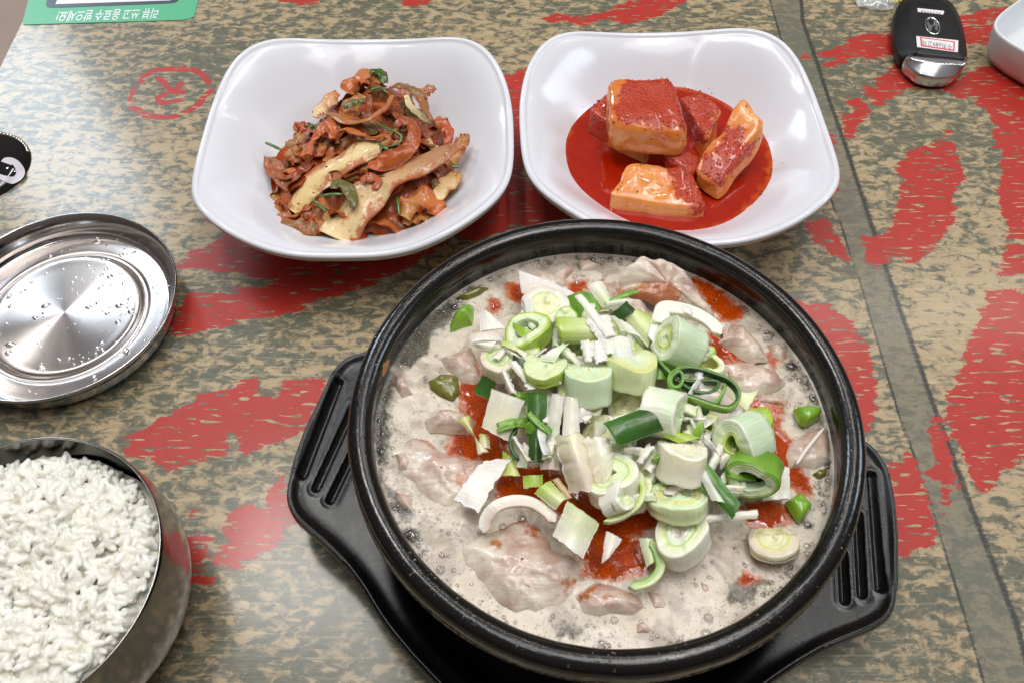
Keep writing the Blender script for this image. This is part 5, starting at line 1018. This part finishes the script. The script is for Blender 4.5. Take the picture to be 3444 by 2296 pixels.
def kleaf(vw, pts, zs, ws, label, c0, c1, stain=0.0, roll=0.0, ruf=.10, cup=.15, th=.07, seed=1, n=60, nu=14, name='kimchi_leaf', cat='kimchi', world=None, freq=.6, group=GK, twist=0.0):
    zs = np.broadcast_to(np.array(zs, float), (len(pts),)) if world is None else None
    p = W(vw, pts, zs) if world is None else np.asarray(world, float)
    c = smooth_open(p, n); t = np.gradient(c, axis=0); t /= np.linalg.norm(t, axis=1, keepdims=True)+1e-9
    s = np.cross(t, [0, 0, 1.]); s /= np.linalg.norm(s, axis=1, keepdims=True)+1e-6; u = np.cross(s, t)
    tt_ = np.linspace(0, 1, n); w = np.interp(tt_, np.linspace(0, 1, len(ws)), ws); a = roll+twist*(tt_-.5)+.35*noise(c, .6, seed+1, 2)
    sd = s*np.cos(a)[:, None]+u*np.sin(a)[:, None]; up = -s*np.sin(a)[:, None]+u*np.cos(a)[:, None]
    U_ = np.linspace(-1, 1, nu); P_ = c[:, None]+sd[:, None]*(U_[None, :, None]*w[:, None, None]*.5)
    ph = seed*1.7; edge = np.abs(U_)**1.6
    hgt = (-cup*.45*(U_**2))[None]*w[:, None]*.8+ruf*edge[None]*np.sin(freq*(tt_*26)[:, None]+ph+np.sign(U_)[None]*1.3)*np.clip(w[:, None], .3, 1.5)+ruf*.9*noise(P_.reshape(-1, 3), 1.5, seed+3, 3).reshape(n, nu)
    P_ = P_+up[:, None]*hgt[..., None]; P_ += noise(P_.reshape(-1, 3), 2.4, seed+7, 2).reshape(n, nu, 1)*np.array([.06, .06, .03])
    top_ = P_.reshape(-1, 3); bot = (P_-up[:, None]*(th*(1-.6*edge))[None, :, None]).reshape(-1, 3); N_ = n*nu
    f = grid_faces(n, nu); bd = np.r_[np.arange(nu), (np.arange(1, n))*nu+nu-1, (n-1)*nu+np.arange(nu-2, -1, -1), np.arange(n-2, 0, -1)*nu]; bn = np.roll(bd, -1)
    F_ = np.vstack([f[:, ::-1], f+N_, np.c_[bd, bn, bn+N_, bd+N_]])
    cc_ = lerp(KP[c0], KP[c1], np.repeat(tt_, nu)); L = np.linalg.norm(np.diff(c, axis=0), axis=1).sum()
    uv = np.stack(np.meshgrid(tt_*L, U_*.5*np.mean(ws), indexing='ij'), -1).reshape(-1, 2)[:, ::-1]
    stn = np.clip(stain+.5*edge[None]*np.ones((n, 1)), -1, 1.5).ravel()
    o = mesh(name, np.vstack([top_, bot]), F_, km.m, c.mean(0), uv=np.vstack([uv, uv]), colr=np.vstack([cc_, cc_]), attrs={'stain': np.r_[stn, stn]})
    return tag(o, label, cat, group)
FOOT = W('5', [(600, 800), (760, 680), (870, 600), (930, 520), (1040, 420), (1110, 330), (1280, 260), (1370, 350), (1560, 370), (1680, 400), (1650, 500), (1760, 620), (1800, 720), (1860, 800), (1840, 1000), (1740, 1120), (1700, 1220), (1600, 1310), (1400, 1340), (1250, 1320), (1130, 1380), (960, 1330), (820, 1350), (690, 1310), (660, 1200), (580, 1060), (575, 900)], 1.9)
fo = smooth_closed(resample(FOOT, 60), 160)
# sauce puddle
sc_ = NT('kimchi_liquid'); sc_.set(Base_Color=sc_.mix(sc_.noise(sc_.coord(), 1.5, 3), '#8e2806', '#b5470f'), Roughness=.07, Coat_Weight=.4); sc_.bump(sc_.noise(sc_.coord(), 2, 3), .15, .05)
pd = W('5', [(548, 900), (560, 830), (700, 760), (1200, 700), (1700, 800), (1780, 1000), (1750, 1200), (1640, 1340), (1480, 1372), (1330, 1360), (1200, 1300), (800, 1240), (680, 1195), (600, 1140), (555, 1040)], 1.32)
pd[:, 2] = 1.32
def pool(name, outline, zl, B, mat, label, cat, N=160, M=30, zfun=None):
    o_ = smooth_closed(resample(outline, 50), N); c = o_.mean(0); T = np.linspace(.01, 1, M); G = (c+(o_-c)[:, None]*T[None, :, None]).reshape(-1, 3)
    TT = np.tile(T, N); G[:, :2] += (G[:, :2]-c[:2])*((noise(np.c_[G[:, :2], 0*TT], 1.6, 77, 3)*.035)*TT**4)[:, None]; G[:, 2] = zl-.06*np.clip((TT-.93)/.07, 0, 1)**2
    f = grid_faces(N, M, wrap_u=True); a = .5*np.sum(o_[:, 0]*np.roll(o_[:, 1], -1)-np.roll(o_[:, 0], -1)*o_[:, 1])
    if a < 0: f = f[:, ::-1]
    return tag(mesh(name, G, f, mat, (c[0], c[1], zl), attrs={'edge': TT}), label, cat)
tag(pool('kimchi_liquid', pd, 1.36, BA, sc_.m, 'thin orange-red kimchi liquid on the floor of the left bowl', 'sauce'), kind='stuff')
# soft core of shredded pulp under the leaves
cK = W('5', [(1230, 860)], 2.0)[0]
Nk, Mk = 160, 40; T = np.linspace(.02, 1, Mk); G = (cK+(fo-cK)[:, None]*T[None, :, None]*.93).reshape(-1, 3); TT = np.tile(T, Nk)
kt = W('5', [(1290, 430)], 3.2)[0]
def pile_h(x, y):
    s_ = sdf(np.c_[x, y], fo); return 1.15+1.75*(1-np.exp(-np.clip(s_, 0, 9)/1.5))+.5*np.exp(-((x-cK[0])**2+(y-cK[1]-1.0)**2)/6)+1.15*np.exp(-((x-kt[0])**2+(y-kt[1])**2)/3.2)
G[:, 2] = pile_h(G[:, 0], G[:, 1])-.35+noise(G*[1, 1, 0], 1.0, 71, 3)*.4+noise(G*[1, 1, 0], 3.2, 72, 2)*.14
tag(mesh('kimchi_pulp', G, grid_faces(Nk, Mk, wrap_u=True) if True else None, km.m, cK, colr=np.tile(KP['brown'], (len(G), 1)), uv=G[:, :2], attrs={'stain': np.full(len(G), .35)}), 'shredded red-brown kimchi pulp at the core of the left bowl heap', 'kimchi pulp', kind='stuff')
rk = np.random.default_rng(44); fills = []
tries = 0
while len(fills) < 95 and tries < 4000:
    tries += 1
    i = rk.integers(len(fo)); f_ = math.sqrt(rk.random())*.97; q = cK+(fo[i]-cK)*f_
    if sdf(q[None], fo)[0] < .10: continue
    fills.append(q)
near = [('far side of heap', 0), ('left side of heap', 1), ('right side of heap', 2), ('near side of heap', 3)]
NM = {'brown': 'brown', 'orange': 'orange', 'red': 'brick red', 'pinkish': 'pinkish', 'olive': 'olive', 'tan': 'tan', 'dark': 'dark brown', 'cream': 'cream', 'ivory': 'ivory'}
fcols = [('brown', 'orange'), ('red', 'brown'), ('pinkish', 'brown'), ('olive', 'brown'), ('red', 'orange'), ('tan', 'pinkish'), ('brown', 'pinkish'), ('orange', 'tan'), ('pinkish', 'orange'), ('brown', 'tan'), ('olive', 'tan'), ('tan', 'orange'), ('cream', 'orange')]
for i, q in enumerate(fills):
    a = rk.uniform(0, 2*pi); L = rk.uniform(1.2, 2.8); k_ = rk.uniform(-1.6, 1.6); p = []
    zb = float(pile_h(np.array([q[0]]), np.array([q[1]]))[0])
    x, y = q[0]-cos(a)*L/2, q[1]-sin(a)*L/2
    for j in range(5):
        zz_ = float(pile_h(np.array([x]), np.array([y]))[0]); p.append((x, y, zz_+rk.uniform(-.12, .22)))
        a += k_/4+rk.uniform(-.35, .35); x += cos(a)*L/4; y += sin(a)*L/4
    dq = q-cK; side_ = 0 if dq[1] > abs(dq[0]) else (3 if -dq[1] > abs(dq[0]) else (1 if dq[0] < 0 else 2))
    c0, c1 = fcols[rk.integers(len(fcols))]; w0 = rk.uniform(.45, 1.25)
    kleaf(None, None, None, [w0*.6, w0, w0*1.1, w0*.5], ('broad ' if w0 > .85 else 'narrow ')+NM[c0]+' kimchi shred turning '+NM[c1]+', '+near[side_][0], c0, c1, stain=rk.uniform(-.2, .45), roll=rk.uniform(-.9, .9), ruf=rk.uniform(.10, .2), cup=rk.uniform(0, .5), seed=200+i, n=34, nu=9, world=p, freq=rk.uniform(.35, .8), name='kimchi_shred', group='small crumpled kimchi shreds')
K_ = kleaf
K_('5', [(745, 1195), (820, 1080), (940, 950), (1080, 850), (1220, 775), (1335, 775)], [2.1, 2.6, 3.1, 3.5, 3.7, 3.8], [.85, 1.35, 1.55, 1.7, 1.75, 1.2], 'long cream cabbage stalk crossing the middle of the kimchi', 'cream', 'ivory', stain=.22, ruf=.06, cup=.45, th=.2, seed=301)
K_('5', [(1040, 1375), (1110, 1240), (1210, 1110), (1330, 1000), (1470, 930), (1600, 880), (1740, 810), (1830, 770)], [1.8, 2.3, 2.8, 3.1, 3.2, 3.2, 3.1, 3.1], [2.0, 2.35, 2.3, 1.9, 1.5, 1.3, 1.1, .6], 'widest cream cabbage stalk reaching the near rim, pink at its far end', 'ivory', 'pinkish', stain=.15, ruf=.07, cup=.25, th=.2, seed=302)
K_('5', [(895, 575), (950, 500), (1010, 440), (1050, 410)], [2.9, 3.1, 3.3, 3.4], [.5, .95, .9, .4], 'pale translucent cabbage piece at the upper left of the kimchi', 'ivory', 'orange', stain=.0, ruf=.07, cup=.3, th=.12, seed=303)
K_('5', [(1100, 400), (1150, 330), (1230, 280), (1300, 280), (1340, 350)], [3.5, 3.8, 4.0, 4.0, 3.9], [.9, 1.3, 1.4, 1.3, .8], 'orange-tan cabbage fold forming the far tip of the kimchi', 'orange', 'tan', stain=.1, ruf=.14, cup=.5, seed=304)
K_('5', [(1265, 265), (1310, 262), (1345, 300), (1362, 350)], [4.25, 4.25, 4.2, 4.0], [.4, .6, .6, .3], 'dark green leaf tip at the far tip of the kimchi', 'green', 'green', stain=-.8, ruf=.08, cup=.3, seed=305)
K_('5', [(930, 560), (1000, 545), (1090, 590), (1190, 600), (1290, 560), (1370, 490), (1400, 430)], [3.3, 3.5, 3.7, 3.9, 4.1, 4.2, 4.2], [.4, .6, .65, .6, .6, .6, .5], 'pinkish looping cabbage ribbon across the top of the kimchi', 'pinkish', 'tan', stain=.0, roll=.5, ruf=.09, cup=.4, seed=306)
K_('5', [(1390, 385), (1460, 360), (1540, 385), (1600, 440), (1630, 520), (1660, 600)], [4.0, 4.2, 4.3, 4.2, 4.0, 3.6], [.4, .6, .7, .65, .6, .4], 'greenish-tan cabbage ribbon arching over the far right of the kimchi', 'olive', 'pinkish', stain=.1, roll=.4, ruf=.12, cup=.4, seed=307)
K_('5', [(1500, 430), (1530, 500), (1590, 560), (1660, 620)], [4.5, 4.5, 4.3, 4.0], [.25, .35, .35, .2], 'thin pale cabbage sliver at the far right of the kimchi', 'ivory', 'olive', stain=-.3, ruf=.04, cup=.3, th=.12, seed=308)
K_('5', [(1590, 450), (1630, 400), (1690, 375)], [3.6, 3.7, 3.8], [.6, .8, .5], 'tan cabbage corner sticking out at the far right', 'tan', 'pinkish', stain=-.1, ruf=.12, cup=.2, seed=309)
K_('5', [(1050, 665), (1120, 650), (1200, 680), (1290, 700), (1370, 690), (1395, 730), (1340, 760)], [3.9, 4.0, 4.0, 4.0, 4.0, 3.9, 3.8], [.5, .65, .6, .55, .6, .5, .3], 'orange curled cabbage ribbon just above the middle stalk', 'orange', 'tan', stain=.15, roll=.5, ruf=.14, cup=.5, seed=310)
K_('5', [(1430, 640), (1470, 590), (1540, 600), (1560, 670), (1545, 740), (1490, 800), (1400, 850), (1310, 880), (1250, 880)], [4.0, 4.1, 4.1, 4.0, 3.9, 3.8, 3.7, 3.6, 3.4], [.45, .6, .7, .75, .8, .9, 1.0, .9, .5], 'large orange-brown curled leaf right of the middle stalk', 'brown', 'orange', stain=.2, roll=.35, ruf=.20, cup=.4, seed=311)
K_('5', [(850, 830), (870, 740), (930, 660), (980, 590), (1010, 640), (1020, 720)], [3.2, 3.4, 3.6, 3.8, 3.8, 3.6], [.35, .5, .6, .7, .6, .4], 'orange leaf strand at the left of the kimchi top', 'orange', 'orange', stain=.3, roll=.3, ruf=.15, cup=.4, seed=312)
K_('5', [(1480, 1230), (1530, 1150), (1600, 1110), (1690, 1150), (1730, 1220)], [2.3, 2.5, 2.6, 2.5, 2.2], [.9, 1.3, 1.5, 1.3, .8], 'ruffled orange cabbage leaf at the near right of the kimchi', 'tan', 'orange', stain=.1, ruf=.2, cup=.2, seed=313, freq=.8)
K_('5', [(1480, 1260), (1580, 1240), (1680, 1230)], [1.9, 2.0, 1.9], [.5, .9, .5], 'low ruffled yellowish leaf edge near the right sauce', 'tan', 'tan', stain=.0, ruf=.16, cup=.1, seed=314, freq=.9)
K_('5', [(1680, 1110), (1740, 1040), (1800, 980), (1850, 940)], [2.2, 2.3, 2.4, 2.4], [.8, 1.1, 1.1, .6], 'cream cabbage piece at the right edge of the kimchi', 'ivory', 'tan', stain=-.1, ruf=.08, cup=.25, th=.14, seed=315)
K_('5', [(1790, 860), (1840, 780), (1880, 720), (1895, 680)], [2.9, 3.0, 3.0, 3.0], [.8, .9, .7, .4], 'frilly pinkish cabbage end at the far right of the kimchi', 'tan', 'pinkish', stain=.1, ruf=.2, cup=.2, seed=316, freq=.8)
K_('5', [(1700, 580), (1750, 620), (1780, 680), (1770, 760)], [3.0, 3.0, 2.9, 2.8], [.5, .7, .7, .4], 'orange leaf hanging over the right side of the kimchi', 'orange', 'red', stain=.3, ruf=.15, cup=.3, seed=317)
K_('5', [(600, 830), (640, 920), (700, 980), (790, 990), (850, 930)], [2.1, 2.2, 2.3, 2.5, 2.7], [.7, 1.1, 1.2, 1.2, .9], 'limp mauve-brown leaf over the orange liquid at the left', 'pinkish', 'dark', stain=.2, ruf=.22, cup=.2, seed=318)
K_('5', [(670, 1210), (740, 1270), (830, 1310), (920, 1290)], [1.9, 2.0, 2.0, 2.1], [.8, 1.1, 1.1, .7], 'soft brownish leaf at the near left of the kimchi', 'pinkish', 'olive', stain=.2, ruf=.2, cup=.2, seed=319)
K_('5', [(640, 1335), (720, 1345), (810, 1375)], [1.6, 1.6, 1.6], [.5, .75, .4], 'cream scrap lying on the bowl at the near left', 'ivory', 'cream', stain=.0, ruf=.06, cup=.2, th=.12, seed=320)
K_('5', [(1070, 980), (1150, 940), (1230, 900)], [2.7, 2.9, 3.1], [.7, .9, .7], 'smooth beige stalk between the two large stalks', 'tan', 'cream', stain=-.3, ruf=.04, cup=.3, th=.12, seed=321)
K_('5', [(1000, 1030), (1060, 1005), (1120, 1040), (1150, 1110), (1145, 1170)], [3.0, 3.2, 3.2, 3.1, 3.0], [.5, .7, .75, .6, .3], 'yellow-green wilted leaf between the two large stalks', 'olive', 'olive', stain=-.5, ruf=.10, cup=.4, seed=322)
K_('5', [(1080, 510), (1150, 470), (1240, 465)], [3.9, 4.1, 4.2], [.4, .6, .4], 'folded olive leaf near the far left of the kimchi top', 'olive', 'olive', stain=-.4, ruf=.08, cup=.6, seed=323)
K_('5', [(1200, 1000), (1260, 970), (1310, 990), (1290, 1050)], [3.2, 3.3, 3.3, 3.2], [.4, .6, .6, .3], 'red chili-coated scrap on the widest stalk', 'pinkish', 'red', stain=.5, ruf=.12, cup=.1, seed=324)
K_('5', [(755, 640), (800, 625), (840, 660)], [3.3, 3.4, 3.2], [.5, .7, .5], 'dark red lump at the left shoulder of the kimchi', 'dark', 'red', stain=.9, ruf=.15, cup=.6, seed=325)
K_('5', [(840, 620), (890, 640), (880, 660)], [3.4, 3.4, 3.3], [.3, .4, .2], 'small green leaf scrap beside the dark red lump', 'olive', 'green', stain=-.6, ruf=.1, cup=.3, seed=326)
ch = NT('chive_green'); ch.set(Base_Color=ch.mix(ch.noise(ch.coord(), 3, 3), '#2c4a16', '#5a8030'), Roughness=.25, Coat_Weight=.3)
for lab, pts, zs, r in (('dark green chive stub sticking out at the left of the kimchi', [(572, 745), (620, 765), (680, 795)], [2.6, 2.7, 2.7], .10),
                        ('long bent green chive on the right of the kimchi top', [(1275, 592), (1340, 635), (1420, 670), (1468, 700), (1450, 750), (1380, 775)], [4.4, 4.4, 4.4, 4.35, 4.2, 4.0], .07),
                        ('dark green chive end under the looping leaf', [(1315, 750), (1360, 780), (1385, 790)], [4.05, 4.05, 4.0], .10),
                        ('short green chive between the near stalks', [(885, 1120), (930, 1160), (972, 1198)], [2.9, 2.85, 2.8], .09),
                        ('green chive crossing beside the wilted leaf', [(950, 1095), (1020, 1085), (1080, 1085)], [3.0, 3.1, 3.1], .09),
                        ('green chive peeking out at the near right of the kimchi', [(1440, 1100), (1450, 1170), (1455, 1220)], [2.5, 2.4, 2.3], .09),
                        ('dark green chive end at the right edge of the kimchi', [(1800, 900), (1850, 905)], [2.6, 2.6], .13),
                        ('pale green leek thread on the kimchi top', [(1260, 400), (1330, 385), (1380, 420)], [4.2, 4.3, 4.25], .09)):
    tube_path('chive', W('5', pts, np.array(zs)), (r, r*.6), ch.m, None, lab, 'chive', n=30, k=8, group='chives in the kimchi')
# loose chili flakes on kimchi
def flakes(name, pts, size, mat, label, cat, seed=1):
    r = np.random.default_rng(seed); pts = np.asarray(pts); n = len(pts); b = []
    k = 6; a = np.linspace(0, 2*pi, k, endpoint=False); base = np.vstack([np.c_[np.cos(a), np.sin(a), np.zeros(k)], [[0, 0, .45]], [[0, 0, -.3]]])
    f = [(i, (i+1) % k, k) for i in range(k)]+[((i+1) % k, i, k+1) for i in range(k)]
    B_ = np.tile(base[None], (n, 1, 1))*(1+.35*r.normal(size=(n, k+2, 1)))*np.stack([r.uniform(.5, 1.3, n)*size, r.uniform(.4, 1, n)*size, r.uniform(.3, .6, n)*size], 1)[:, None]
    B_ = np.einsum('nij,nkj->nki', rand_rot(n, r), B_)+pts[:, None]
    F_ = (np.array(f)[None]+(np.arange(n)*(k+2))[:, None, None]).reshape(-1, 3)
    o = mesh(name, B_.reshape(-1, 3), F_, mat, pts.mean(0)); return tag(o, label, cat, kind='stuff')
cf = NT('chili_flake'); cf.set(Base_Color=cf.mix(cf.noise(cf.coord(), 3), '#7c0e05', '#b92c0c'), Roughness=.2, Coat_Weight=.4)
fp = []
for o in list(col.objects):
    if o.get('category') == 'kimchi' and o.type == 'MESH':
        nv_ = len(o.data.vertices)//2
        for _ in range(4 if o.name.startswith('kimchi_leaf') else 2):
            v_ = o.data.vertices[int(rk.integers(nv_))].co; fp.append(np.array(v_)/CM+np.array(o['_o'])+[0, 0, .02])
flakes('chili_flakes', fp, .075, cf.m, 'dark red chili flakes stuck on the cabbage kimchi', 'chili flakes', 3)

# ------------------------------------------------------------------ radish cubes and their liquid
ZB = 1.85
sb = NT('radish_liquid'); co = sb.coord()
sb.set(Base_Color=sb.mix(sb.step(sb.math('ADD', sb.attr('edge'), sb.math('MULTIPLY', sb.noise(co, 2, 3), .16)), .96, 1.08), sb.mix(sb.noise(co, 1.6, 5, .7), '#8a1204', '#ae260a'), '#c2560f'), Roughness=sb.math('ADD', .04, sb.math('MULTIPLY', sb.noise(co, 1.2, 3), .08)), Coat_Weight=.3)
sb.bump(sb.noise(co, 1.6, 3), .12, .05)
th6 = W('6', [(335, 880), (340, 780), (400, 640), (480, 540), (560, 490), (700, 420), (1000, 390), (1240, 410), (1400, 450), (1500, 540), (1640, 640), (1760, 760), (1793, 860), (1770, 1010), (1690, 1180), (1560, 1310), (1400, 1390), (1200, 1430), (1000, 1430), (800, 1390), (600, 1270), (450, 1130), (360, 1000)], ZB)
tag(pool('radish_liquid', th6, ZB, BB, sb.m, 'glossy deep red radish kimchi liquid pooled in the right bowl', 'sauce'), kind='stuff')
rdm = NT('radish_flesh'); co = rdm.coord()
pa = rdm.math('ADD', rdm.attr('paste'), rdm.math('MULTIPLY', rdm.math('SUBTRACT', rdm.noise(co, 1.3, 4, .7), .5), 1.9))
rcx = rdm.mix(rdm.noise(co, .8, 3), '#d4782a', '#e8a558'); rcx = rdm.mix(rdm.math('MULTIPLY', rdm.step(pa, -.8, .1), .65), rcx, '#cb5216'); rcx = rdm.mix(rdm.math('MULTIPLY', rdm.step(rdm.noise(co, 1.7, 4, .7), .50, .70), .2), rcx, '#efcf98'); rcx = rdm.mix(rdm.math('MULTIPLY', rdm.step(rdm.noise(co, 6.5, 3, .7), .62, .68), .75), rcx, '#b3370e')
rcx = rdm.mix(rdm.math('MULTIPLY', rdm.step(pa, -.05, .12), .96), rcx, rdm.mix(rdm.noise(co, 3.5, 4, .7), '#940f02', '#d04208'))
rdm.set(Base_Color=rcx, Roughness=rdm.math('ADD', rdm.math('MULTIPLY', rdm.noise(co, 4, 3), .22), .06), Subsurface_Weight=.35, Subsurface_Radius=(1, .5, .2), Subsurface_Scale=.25*CM, Specular_IOR_Level=.45, Coat_Weight=.35, Coat_Roughness=.03)
rdm.bump(rdm.math('ADD', rdm.math('MULTIPLY', rdm.math('ADD', rdm.noise(co, 7, 4, .7), rdm.math('MULTIPLY', rdm.voro(co, 9), .8)), rdm.step(pa, -.05, .12)), rdm.math('MULTIPLY', rdm.noise(co, 2, 3), .4)), .6, .10)
RPTS = []
def radish(q, zt, down, label, paste=(), pz=None, rnd=.22, seed=1, bias=-.62, n=26):
    """top face a b c d in photo pixels (zoom 6) with heights; body extends by vector down"""
    tp = W('6', q, np.array(zt, float)); bt = tp+np.asarray(down, float)
    g = np.linspace(-1, 1, n); V_, F_ = [], []; off = 0
    for ax in range(3):
        for s_ in (-1, 1):
            a, b = np.meshgrid(g, g, indexing='ij'); p = np.zeros((n*n, 3)); p[:, ax] = s_; p[:, (ax+1) % 3] = a.ravel()*s_; p[:, (ax+2) % 3] = b.ravel(); V_.append(p); F_.append(grid_faces(n, n, off=off)); off += n*n
    v = np.vstack(V_); inn = np.clip(v, -(1-rnd), 1-rnd); d = v-inn; L = np.linalg.norm(d, axis=1, keepdims=True); v = inn+rnd*d/(L+1e-9)
    u, w, h = (v[:, 0]+1)/2, (v[:, 1]+1)/2, (v[:, 2]+1)/2
    def bil(P_): return (P_[0]*((1-u)*(1-w))[:, None]+P_[1]*(u*(1-w))[:, None]+P_[2]*(u*w)[:, None]+P_[3]*((1-u)*w)[:, None])
    X = bil(tp)*h[:, None]+bil(bt)*(1-h)[:, None]
    c = X.mean(0); nn = (X-c); nn /= np.linalg.norm(nn, axis=1, keepdims=True); X = X+nn*(noise(X, .5, seed, 2)*.32+noise(X, 1.6, seed+2, 3)*.10)[:, None]
    pv_ = np.full(len(X), bias)
    for pp, zz in paste:
        PX = X.copy(); w_ = W('6', pp, zz); pv_ = np.maximum(pv_, sdf(proj_px(PX), np.array(pp, float)*.5102+[1700, 80])/60)
    F_ = np.vstack(F_)
    o = mesh('radish_cube', X, F_, rdm.m, c, attrs={'paste': np.clip(pv_, -1, 1)})
    bpy.context.view_layer.update()
    m_ = (pv_ > -.05) & (h > .3); idx = np.where(m_)[0]
    if len(idx): RPTS.extend(X[rng.choice(idx, min(len(idx), 120))]+nn[0]*0+[0, 0, .03])
    idx = np.where((~m_) & (h > .5))[0]
    if len(idx): RPTS.extend(X[rng.choice(idx, min(len(idx), 22))]+[0, 0, .02])
    return tag(o, label, 'radish kimchi', 'radish cubes in the right bowl')
def proj_px(X):
    d = np.asarray(X)-[0, 0, CAM_H]; k = d@_F; return np.c_[1722+F_PX*(d@_R)/k, 1148-F_PX*(d@_U)/k]
radish([(545, 560), (700, 430), (980, 560), (960, 830)], [3.3, 3.5, 3.4, 2.9], (-.05, -.3, -1.5), 'radish cube half hidden under the big paste-covered one, cream lower edge', [([(500, 520), (640, 380), (1000, 500), (1000, 790), (800, 760), (700, 760), (620, 820), (540, 760)], 3)], seed=401)
radish([(1150, 480), (1290, 450), (1425, 570), (1330, 760)], [3.3, 3.4, 3.3, 3.0], (0, -.5, -1.7), 'red-coated radish cube behind the big one on its right', [([(1150, 440), (1430, 440), (1400, 600), (1300, 800), (1150, 800)], 3)], seed=402)
radish([(672, 330), (1120, 335), (1225, 690), (690, 660)], [4.9, 5.0, 4.7, 4.6], (-.0, -.45, -1.75), 'largest radish cube with its top buried in shiny red chili paste', [([(790, 330), (1130, 340), (1240, 480), (1235, 700), (1100, 690), (850, 660), (740, 640), (720, 560), (760, 450)], 4.5)], seed=403, bias=-.4, rnd=.38)
radish([(1555, 470), (1735, 640), (1420, 1060), (1235, 960)], [4.6, 4.3, 2.9, 3.1], (.15, -.35, -1.15), 'tall radish stick leaning on the right side of the bowl', [([(1440, 700), (1560, 700), (1590, 760), (1560, 800), (1640, 780), (1500, 1000), (1440, 1060), (1330, 1030), (1290, 960), (1300, 900), (1400, 790)], 3.5)], seed=404, rnd=.34)
radish([(665, 1130), (815, 885), (1200, 930), (1320, 1215)], [2.65, 3.05, 2.95, 2.45], (.05, -.35, -1.05), 'pale orange radish cube nearest the stone pot, one corner red', [([(1050, 890), (1200, 900), (1240, 1000), (1330, 1230), (1260, 1270), (1190, 1170), (1140, 1120), (1080, 1010)], 2.8)], seed=405, rnd=.34)
radish([(1060, 860), (1180, 800), (1290, 880), (1230, 1020)], [3.0, 3.1, 3.0, 2.8], (0, -.3, -1.2), 'small paste-soaked radish scrap between the cubes', [([(900, 700), (1500, 700), (1500, 1200), (900, 1200)], 2.8)], seed=406, rnd=.45, n=18)
flakes('chili_paste_flakes', RPTS, .06, cf.m, 'coarse red chili flakes clinging to the radish cubes', 'chili flakes', 8)
fe = []
for i in range(260):
    k_ = rng.integers(160); o_ = smooth_closed(resample(th6, 50), 160)[k_]; c = th6.mean(0); t_ = rng.normal(1.0, .035)
    q = c+(o_-c)*t_; zb = bowl_z(BB, q[0], q[1]); fe.append((q[0], q[1], max(ZB, zb)+.02))
flakes('chili_specks', fe, .075, cf.m, 'fine chili specks at the edge of the red liquid in the right bowl', 'chili flakes', 9)

# ------------------------------------------------------------------ small things: drops on the pot rim, a rice grain on the tray
rd = np.random.default_rng(31); sp2 = []
for i in range(70):
    a = rd.uniform(-2.5, -.35) if i < 55 else rd.uniform(-pi, pi); t = radians(rd.uniform(50, 130)); s = rd.uniform(.018, .05)
    r = 8.72+.44*cos(t); sp2.append((PC[0]+r*cos(a), PC[1]+r*sin(a), 9.0+.44*sin(t)-.005, s, s*.8, 1, 0))
wv, wf = domes(sp2, 10, 4)
tag(mesh('rim_droplets', wv, wf, wat.m, (PC[0], PC[1], 9.4)), 'tiny clear broth drops spattered on the black pot rim', 'droplets', kind='stuff')
q = W('D', [(1990, 1441)], 2.45)[0]; gv = ev_*[.09, .10, .22]; gv = gv@np.array([[.5, .7, .5], [-.8, .6, 0], [-.3, -.4, .86]])+q
tag(mesh('rice_grain', gv, ef_, rc.m, q), 'single rice grain stuck to the near right edge of the black tray', 'rice grain')
q = W('5', [(445, 1025)], 2.2)[0]; q[2] = bowl_z(BA, q[0], q[1])+.03
tag(mesh('chili_flake', ev_*[.08, .06, .03]+q, ef_, cf.m, q), 'lone chili flake on the left inner wall of the kimchi bowl', 'chili flake')

# things that still share a label are told apart by their place from left to right
by = {}
for o in col.objects:
    if o.get('label') and o.get('category') and o.parent is None: by.setdefault(o['label'], []).append(o)
ORD = {2: ['left one', 'right one'], 3: ['left one', 'middle one', 'right one'], 4: ['leftmost', 'second from left', 'third from left', 'rightmost'], 5: ['leftmost', 'second from left', 'middle of five', 'second from right', 'rightmost'],
       6: ['leftmost', 'second from left', 'third from left', 'third from right', 'second from right', 'rightmost']}
for lab, os_ in by.items():
    if 2 <= len(os_) <= 6:
        for o, w in zip(sorted(os_, key=lambda q: q.location.x), ORD[len(os_)]): o['label'] = lab+', '+w
for o in list(col.objects):
    if '_o' in o: del o['_o']
